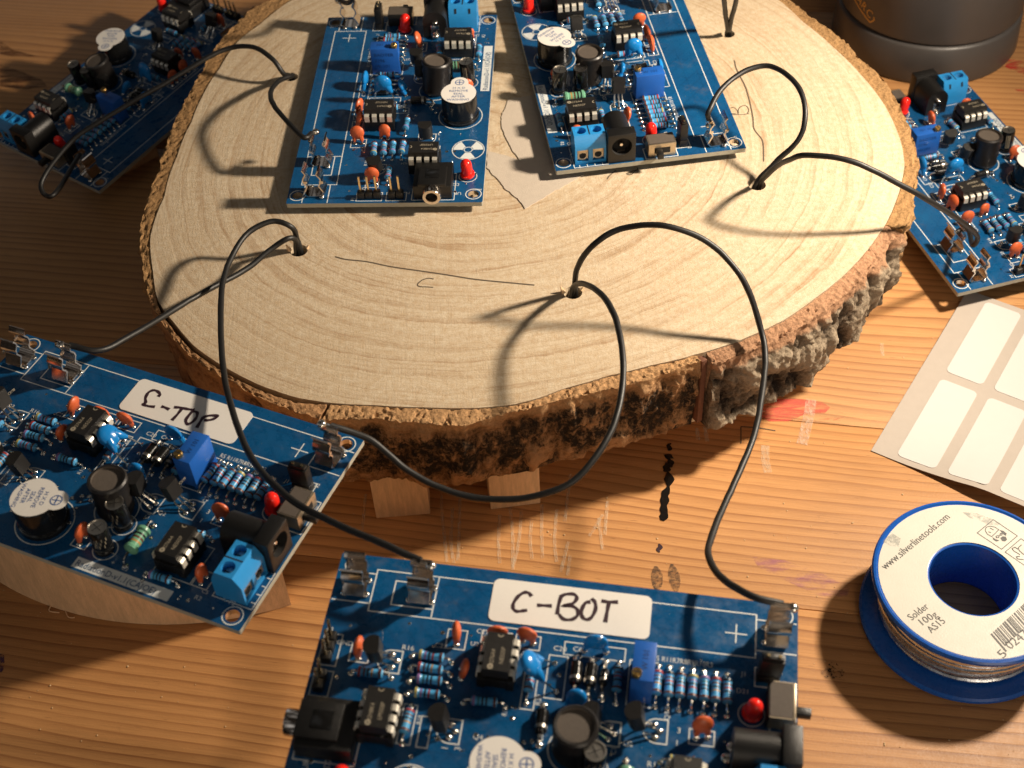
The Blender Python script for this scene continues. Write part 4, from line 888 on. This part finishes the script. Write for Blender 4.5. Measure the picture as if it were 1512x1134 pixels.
sticker(2, (37.2, 74.4, 2.2, 13.9), [[F1(436, 240), F1(410, 210), F1(370, 208), F1(320, 240), F1(280, 300), F1(278, 345), F1(310, 368), F1(350, 365), F1(398, 358)], [F1(482, 316), F1(540, 318), F1(610, 322)],
    [F1(692, 232), F1(668, 310), F1(655, 395)], [F1(690, 240), F1(730, 222), F1(800, 222), F1(824, 255), F1(790, 300), F1(710, 322), F1(780, 322), F1(830, 355), F1(828, 405), F1(780, 438), F1(710, 435), F1(672, 395)],
    [F1(942, 288), F1(900, 295), F1(868, 350), F1(868, 410), F1(905, 438), F1(950, 420), F1(985, 350), F1(980, 290), F1(950, 258)], [F1(1035, 278), F1(1100, 288), F1(1178, 288)], [F1(1100, 295), F1(1085, 370), F1(1068, 462)]], 'white sticker with C-BOT written in marker')
F2 = lambda x_, y_: (170 + x_ / 7.2, 545 + y_ / 7.2)
sticker(3, (40.7, 76.6, 2.6, 14.4), [[F2(458, 298), F2(478, 272), F2(450, 240), F2(405, 230), F2(355, 255), F2(325, 310), F2(325, 360), F2(298, 378), F2(350, 398), F2(425, 406)], [F2(492, 402), F2(530, 412), F2(578, 434)],
    [F2(628, 410), F2(700, 415), F2(770, 430), F2(845, 438)], [F2(712, 425), F2(670, 480), F2(605, 550)], [F2(840, 440), F2(800, 480), F2(755, 545), F2(770, 590), F2(820, 570), F2(865, 520), F2(875, 470), F2(845, 455)],
    [F2(938, 515), F2(910, 560), F2(868, 630)], [F2(935, 520), F2(1000, 500), F2(1090, 502), F2(1060, 530), F2(1000, 548), F2(945, 548)]], 'white sticker with C-TOP written in marker')
# ------------------------------------------------------------------ wires
def onb(bi, u, v, z):
    return (Matrix.Translation(POSE[bi][:3]) @ R3(*POSE[bi][3:6]).to_4x4()) @ Vector((u / 10, -v / 10, z / 10))
def wire(pts, label, r=.088, ends=()):
    P = [Vector(at(*p)) if not isinstance(p, Vector) else p for p in pts]
    S_ = smoothpath(P, 9); S_ = [q + mn.noise_vector(q * .55) * .05 * min(1, i / 6, (len(S_) - 1 - i) / 6) + mn.noise_vector(q * 2.3) * .012 for i, q in enumerate(S_)]; b = MB(M['wire']); b.tube(S_, r, 12, 0, rr=[r * (1 + .07 * mn.noise(q * 1.7)) for q in S_])
    for e in ends:
        i, j_ = (0, 1) if e == 0 else (-1, -2); d = (S_[i] - S_[j_]).normalized()
        b.tube([S_[i], S_[i] + d * .12, S_[i] + d * .22 + Vector((0, 0, -.05))], .045, 8, M['solder']); b.ball(S_[i] + d * .24 + Vector((0, 0, -.05)), .13, M['solder'], .8, 8)
    tag(link('wire', b.mesh('wire')), label, 'wire', 'black wires threaded through the log slice')
dn = lambda h, dx=0, dy=0: [Vector((h.x + dx, h.y + dy, -.05)), Vector((h.x + dx, h.y + dy, -1.6))]
H1, H2, H3, H4, H5 = HOLES
wire([onb(3, 22.5, 6.4, 9.8), (150, 517, 2.1), (200, 490, 1.7), (270, 450, 1.0), (350, 405, .55), (400, 368, .65), (425, 352, .85), (437, 355, .55)] + dn(H2, -.06), 'black wire from the first hole to the left end of the board marked C-TOP', ends=(0,))
wire([onb(2, 20.8, 6.4, 10), (560, 802, 2.7), (480, 765, 2.6), (410, 722, 2.3), (358, 650, 2.0), (335, 570, 1.7), (325, 470, 1.25), (334, 400, 1.1), (362, 348, 1.2), (400, 326, 1.3), (430, 335, 1.1), (439, 352, .45)] + dn(H2, .07), 'black wire in a long arc from the first hole to the board marked C-BOT', ends=(0,))
wire([onb(3, 103, 6.4, 10.2), (545, 648, 1.9), (600, 690, 1.3), (660, 722, .9), (720, 736, .8), (790, 732, 1.0), (850, 708, 1.3), (895, 650, 1.7), (918, 580, 2.0), (917, 500, 2.2), (900, 450, 2.1), (876, 424, 1.7), (854, 420, .75)] + dn(H3, -.05, -.02), 'black wire sagging in front of the bark to the board marked C-TOP', ends=(0,))
wire([onb(2, 103.2, 6.5, 9.8), (1108, 880, 2.3), (1064, 853, 1.9), (1045, 820, 1.4), (1052, 785, .9), (1082, 720, .4), (1112, 645, .2), (1127, 565, .1), (1129, 525, .15), (1123, 485, .45), (1098, 415, 1.6), (1050, 362, 2.4), (985, 335, 2.9), (920, 337, 2.7), (876, 362, 2.2), (853, 398, 1.1)] + dn(H3, .06), 'black wire in the tall arc to the right end of the board marked C-BOT', ends=(0,))
wire([onb(1, 103, 12.0, 9.6), (1047, 165, 1.7), (1065, 132, 2.0), (1100, 105, 2.2), (1140, 99, 2.3), (1175, 122, 2.4), (1190, 162, 2.1), (1180, 203, 1.45), (1145, 240, .65)] + dn(H4, -.07), 'black wire looped past the pencilled B to the board on the log slice', ends=(0,))
wire([onb(4, 21, 9.5, 7.5), onb(4, 21, 13.5, 8.5), (1436, 362, -2.9), (1443, 350, -2.3), (1420, 328, -.9), (1370, 295, 1.0), (1310, 262, 2.0), (1250, 238, 2.5), (1192, 231, 2.4), (1168, 236, 2.0), (1150, 244, 1.3), (1135, 257, .7)] + dn(H4, .08), 'black wire crossing the bark to the board beside the black canister', ends=(0,))
wire([onb(0, 23.6, 6.6, 10), (447, 203, 1.5), (425, 180, 1.5), (405, 155, 1.4), (399, 136, 1.1), (412, 119, .65), (428, 112, .4)] + dn(H1, .05), 'short black wire from the back left hole to the board on the log slice', ends=(0,))
wire([onb(5, 102, 12, 9), (85, 282, -2.2), (68, 288, -2.2), (61, 272, -2.0), (75, 245, -1.7), (110, 205, -1.2), (170, 165, -.5), (240, 124, .2), (300, 90, .7), (342, 70, .95), (375, 69, 1.15), (402, 86, 1.0), (418, 108, .5)] + dn(H1, -.05), 'long black wire from the back left hole to the shaded board', ends=(0,))
wire([(1052, -60, 4.5), (1066, -15, 3.0), (1070, 15, 1.6), (1074, 42, .5)] + dn(H5, -.05), 'left of two straight black wires rising from the hole behind the pencil marks')
wire([(1100, -60, 4.5), (1091, -15, 3.0), (1083, 15, 1.6), (1077, 42, .5)] + dn(H5, .06), 'right of two straight black wires rising from the hole behind the pencil marks')
wire([onb(0, 103, 6.2, 10.2), (516, 4, 1.9), (528, -16, 2.8), (560, -50, 4.0), (620, -90, 4.5)], 'black wire soldered to the far clip of the board left of the torn paper', ends=(0,))
# ------------------------------------------------------------------ solder spool
SX, SY = 12.22, 21.25
sp = bpy.data.objects.new('solder_spool', None); COL.objects.link(sp); sp.location = (SX, SY, TZ)
tag(sp, 'blue plastic spool of solder wire with a white printed label', 'solder spool')
b = MB(M['spoolblue'])
b.lathe([(1.16, .02), (2.74, .0), (2.80, .04), (2.80, .13), (2.74, .18), (1.4, .2)], 72, 0, caps=False); link('bottom_flange', b.mesh('bottom_flange'), sp)
b = MB(M['spoolblue']); b.lathe([(1.16, .05), (1.16, 1.80)], 64, 0, caps=False); b.lathe([(1.5, 1.75), (1.5, .15)], 64, 0, caps=False); link('hub', b.mesh('hub'), sp)
b = MB(M['spoolblue']); b.lathe([(1.4, 1.66), (2.55, 1.66), (2.66, 1.68), (2.70, 1.74), (2.70, 1.82), (2.66, 1.87), (2.60, 1.88), (2.55, 1.84), (1.22, 1.83), (1.16, 1.80)], 72, 0, caps=False); link('top_flange', b.mesh('top_flange'), sp)
b = MB(M['wiresolder']); rnd = random.Random(4); P = []
for layer, (rr0, n_) in enumerate(((2.12, 9), (2.25, 8), (2.36, 4))):
    z = .28 if layer != 2 else .9
    for k in range(n_ * 40):
        t = k / 40; a = 2 * math.pi * t
        P.append(((rr0 + .03 * math.sin(a * 1.3 + layer) + .03 * math.sin(t * 5)) * math.cos(a), (rr0 + .03 * math.sin(a * 1.3 + layer)) * math.sin(a), min(1.6, z + t * (.148 if layer < 2 else .12) + .06 * math.sin(a * .5 + layer * 2))))
b.tube(P, .072, 7, 0); link('solder_wire', b.mesh('solder_wire'), sp)
b = MB(mat('spool_label_paper', (.60, .575, .50), .42, var=.07, vscale=1.2, bump=.15, bscale=20))
b.lathe([(1.22, 1.842), (1.22, 1.846), (2.53, 1.846), (2.53, 1.842)], 72, 0, caps=False); lb = link('label', b.mesh('label'), sp)
def spt(zx, zy, ox=1240., oy=720., s_=3.335): q = at(ox + zx / s_, oy + zy / s_, TZ + 1.85); return Vector((q.x - SX, q.y - SY))
K = mat('label_print_black', (.03, .03, .03), .5)
b = MB(K)
def ltext(t, p0, p1, hgt):
    d = p1 - p0; _, _, wd = textgeo(t, 1.0); b.text(t, p0.x, p0.y, 1.852, hgt, math.degrees(math.atan2(d.y, d.x)), 0, None, d.length / (wd * hgt))
ltext('www.silverlinetools.com', spt(226, 405), spt(545, 148), .32); ltext('Solder', spt(357, 655), spt(443, 590), .30); ltext('100g', spt(410, 678), spt(487, 632), .30); ltext('AS15', spt(452, 718), spt(524, 662), .30)
link('label_lettering', b.mesh('label_lettering'), lb); b = MB(K)
bc0, bc1 = spt(742, 722), spt(912, 566); dd = (bc1 - bc0).normalized(); pn = (spt(802, 792) - bc0); x_ = 0.0; rnd = random.Random(9)
while x_ < 1.75:
    wb = rnd.choice((.022, .022, .04, .055)); q0 = bc0 + dd * x_; q1 = q0 + dd * wb; lng = 1.0 if x_ > .06 else 1.25
    b.add([(*q0, 1.852), (*q1, 1.852), (*(q1 + pn * lng), 1.852), (*(q0 + pn * lng), 1.852)][::-1], [(0, 1, 2, 3)]); x_ += wb + rnd.choice((.02, .03, .05))
ltext('5', spt(806, 842), spt(828, 822), .34); ltext('024750', spt(842, 798), spt(985, 690), .34)
link('barcode', b.mesh('barcode'), lb); b = MB(K)
Q = lambda x_, y_: spt(x_, y_, 1400., 740., 8.1)
def lpoly(pts, wd=.022, closed=True): b.line([tuple(p) for p in pts], wd, 1.850, 0, closed)
lpoly([Q(348, 380), Q(540, 220), Q(828, 415), Q(640, 575)]); lpoly([Q(682, 608), Q(872, 448), Q(1150, 640), Q(960, 800)])
lpoly(smoothpath([(*Q(*p), 0) for p in ((530, 428), (455, 380), (445, 320), (500, 298), (570, 315), (612, 345))], 4), .018, False) if False else lpoly([Q(530, 428), Q(470, 395), Q(443, 350), (Q(455, 312)), Q(500, 298), Q(560, 310), Q(612, 345)], .02, False)
lpoly([Q(528, 415), Q(565, 385), Q(600, 345)], .02, False); lpoly([Q(480, 365), Q(515, 378)], .02, False); lpoly([Q(500, 320), Q(545, 345)], .02, False)
def lfill(pts): b.add([(*p, 1.851) for p in pts], [list(range(len(pts)))])
lfill([Q(615, 345), Q(660, 355), Q(700, 385), Q(690, 415), Q(655, 390)][::-1]); lfill([Q(530, 430), Q(570, 455), Q(615, 470), Q(575, 482), Q(540, 460)][::-1])
lfill([Q(625, 440), Q(650, 420), Q(690, 425), Q(705, 460), Q(680, 482), Q(645, 475)][::-1]); lpoly([Q(590, 410), Q(610, 415), Q(605, 435), Q(580, 438), Q(572, 422)], .02); lpoly([Q(625, 385), Q(645, 385), Q(645, 405), Q(620, 408)], .02)
lpoly([Q(880, 520), Q(840, 555), Q(850, 590), Q(907, 640)], .02, False); lpoly([Q(860, 640), Q(780, 590), Q(765, 565), Q(800, 550), Q(835, 575)], .02, False); lpoly([Q(860, 660), Q(815, 665), Q(830, 690), Q(907, 700)], .02, False)
link('warning_symbol', b.mesh('warning_symbol'), lb)
b = MB(markmat('label_stain', (.33, .35, .33), 3, .42, .60, (1, 1, 1), .5, .55)); b.add([(*Q(*p), 1.8485) for p in ((170, 130), (330, 140), (480, 190), (620, 260), (600, 290), (470, 280), (380, 230), (260, 200))][::-1], [list(range(8))])
link('stain', b.mesh('stain'), lb); b = MB(b.mats[0])
b.add([(*spt(*p), 1.8485) for p in ((205, 260), (260, 225), (300, 250), (290, 290), (240, 285))][::-1], [list(range(5))]); link('stain', b.mesh('stain'), lb)
# ------------------------------------------------------------------ sheet of labels
A2 = Vector((.5785, .8157)); B2 = Vector((.8157, -.5785)); O2 = at(1286, 666, TZ).xy
def lift(s_, t): k = max(0, 1 - s_ / 3.0) * min(1, max(0, t - .4) / 3.0); return .01 + .34 * k * k + .06 * min(1, max(0, s_ - 3) / 5)
def shp(s_, t, h=0.0): q = O2 + A2 * s_ + B2 * t; return (q.x, q.y, TZ + lift(s_, t) + h)
sheet = bpy.data.objects.new('label_sheet', None); COL.objects.link(sheet); sheet.location = (0, 0, 0)
tag(sheet, 'backing sheet with rows of blank white rounded labels beside the solder spool', 'label sheet')
def patch(poly, m, name, h, th, parent):
    bm = bmesh.new(); v = [bm.verts.new((x, y, 0)) for x, y in poly]; f = bm.faces.new(v)
    if f.normal.z < 0: f.normal_flip()
    x0, x1 = min(p[0] for p in poly), max(p[0] for p in poly); y0, y1 = min(p[1] for p in poly), max(p[1] for p in poly)
    for c, no, a_, e_ in ((0, (1, 0, 0), x0, x1), (1, (0, 1, 0), y0, y1)):
        x = a_ + .4
        while x < e_ - .05:
            co = (x, 0, 0) if c == 0 else (0, x, 0)
            bmesh.ops.bisect_plane(bm, geom=bm.verts[:] + bm.edges[:] + bm.faces[:], plane_co=co, plane_no=no); x += .4
    r = bmesh.ops.extrude_face_region(bm, geom=bm.faces[:]); 
    for e_ in r['geom']:
        if isinstance(e_, bmesh.types.BMVert): e_.co.z += 1
    for q in bm.verts: q.co = Vector(shp(q.co.x, q.co.y, h + (th if q.co.z > .5 else 0)))
    bmesh.ops.recalc_face_normals(bm, faces=bm.faces)
    me = bpy.data.meshes.new(name); bm.to_mesh(me); bm.free(); me.materials.append(m)
    me.polygons.foreach_set('use_smooth', [True] * len(me.polygons)); me.set_sharp_from_angle(angle=RAD(40))
    return link(name, me, parent)
patch([(0, 0), (0, 9.5), (8.42, 9.5), (8.42, 0)], mat('waxed_backing_paper', (.46, .405, .35), .45, var=.05, vscale=3, bump=.2, bscale=12), 'backing_sheet', 0, .014, sheet)
t0 = (at(1160 + 487 / 2.983, 400 + 808 / 2.983, TZ).xy - O2)
s0, tt0 = t0.dot(A2), t0.dot(B2)
labw = mat('blank_label_paper', (.62, .60, .575), .55, var=.02, vscale=3, bump=.1, bscale=50)
for i in range(2):
    for k in range(5):
        s1, t1 = s0 + 4.16 * i - .05, tt0 + 1.60 * k + .02
        patch(rrect(s1, s1 + 3.78, t1, t1 + 1.24, .17, 4), labw, 'blank_label', .016, .012, sheet)
# ------------------------------------------------------------------ black canister
JX, JY, JR = 18.3, 50.1, 3.82
jar = bpy.data.objects.new('canister', None); COL.objects.link(jar); jar.location = (JX, JY, TZ)
tag(jar, 'matt black round canister with gold lettering standing behind the log slice', 'canister')
jm_ = mat('matt_black_canister', (.062, .056, .053), .40, var=.12, vscale=.8, bump=.15, bscale=30)
b = MB(jm_); b.lathe([(JR - .25, 0), (JR - .06, .04), (JR, .2), (JR - .07, 1.62), (JR - .12, 1.70), (JR - .24, 1.76)], 96, 0); link('base', b.mesh('base'), jar)
b = MB(jm_); b.lathe([(JR - .30, 1.70), (JR - .30, 1.80), (JR - .16, 1.84), (JR - .12, 1.95), (JR - .12, 9.6), (JR - .3, 9.9), (.001, 9.9)], 96, 0); link('body', b.mesh('body'), jar)
gm = mat('gold_lettering', (.62, .36, .09), .4, .3)
b = MB(gm)
def wrap(v, ac, z0, rot):                              # lays flat print on the canister's side
    c, s_ = math.cos(RAD(rot)), math.sin(RAD(rot)); x, z = v[0] * c - v[1] * s_, v[0] * s_ + v[1] * c
    a = RAD(ac) + x / JR; return ((JR - .105) * math.cos(a), (JR - .105) * math.sin(a), z0 + z)
for t, dx in (('M', -1.28), ('A', -.84), ('R', -.46), ('C', -.12)):
    v, f, wd = textgeo(t, .50); b.add([wrap((q[0] + dx, q[1]), -148, 2.35, -24) for q in v], f)
fr_ = [(-1.5, -.12), (.28, -.12), (.38, .12), (.30, .22)]
for i in range(len(fr_) - 1):
    p0, p1 = Vector(fr_[i]), Vector(fr_[i + 1]); n_ = Vector((-(p1 - p0).y, (p1 - p0).x)).normalized() * .028; st = 10
    for k in range(st):
        a_, c_ = p0.lerp(p1, k / st), p0.lerp(p1, (k + 1) / st); b.add([wrap(q, -148, 2.35, -24) for q in (a_ - n_, c_ - n_, c_ + n_, a_ + n_)], [(0, 1, 2, 3)])
link('lettering', b.mesh('lettering'), jar)
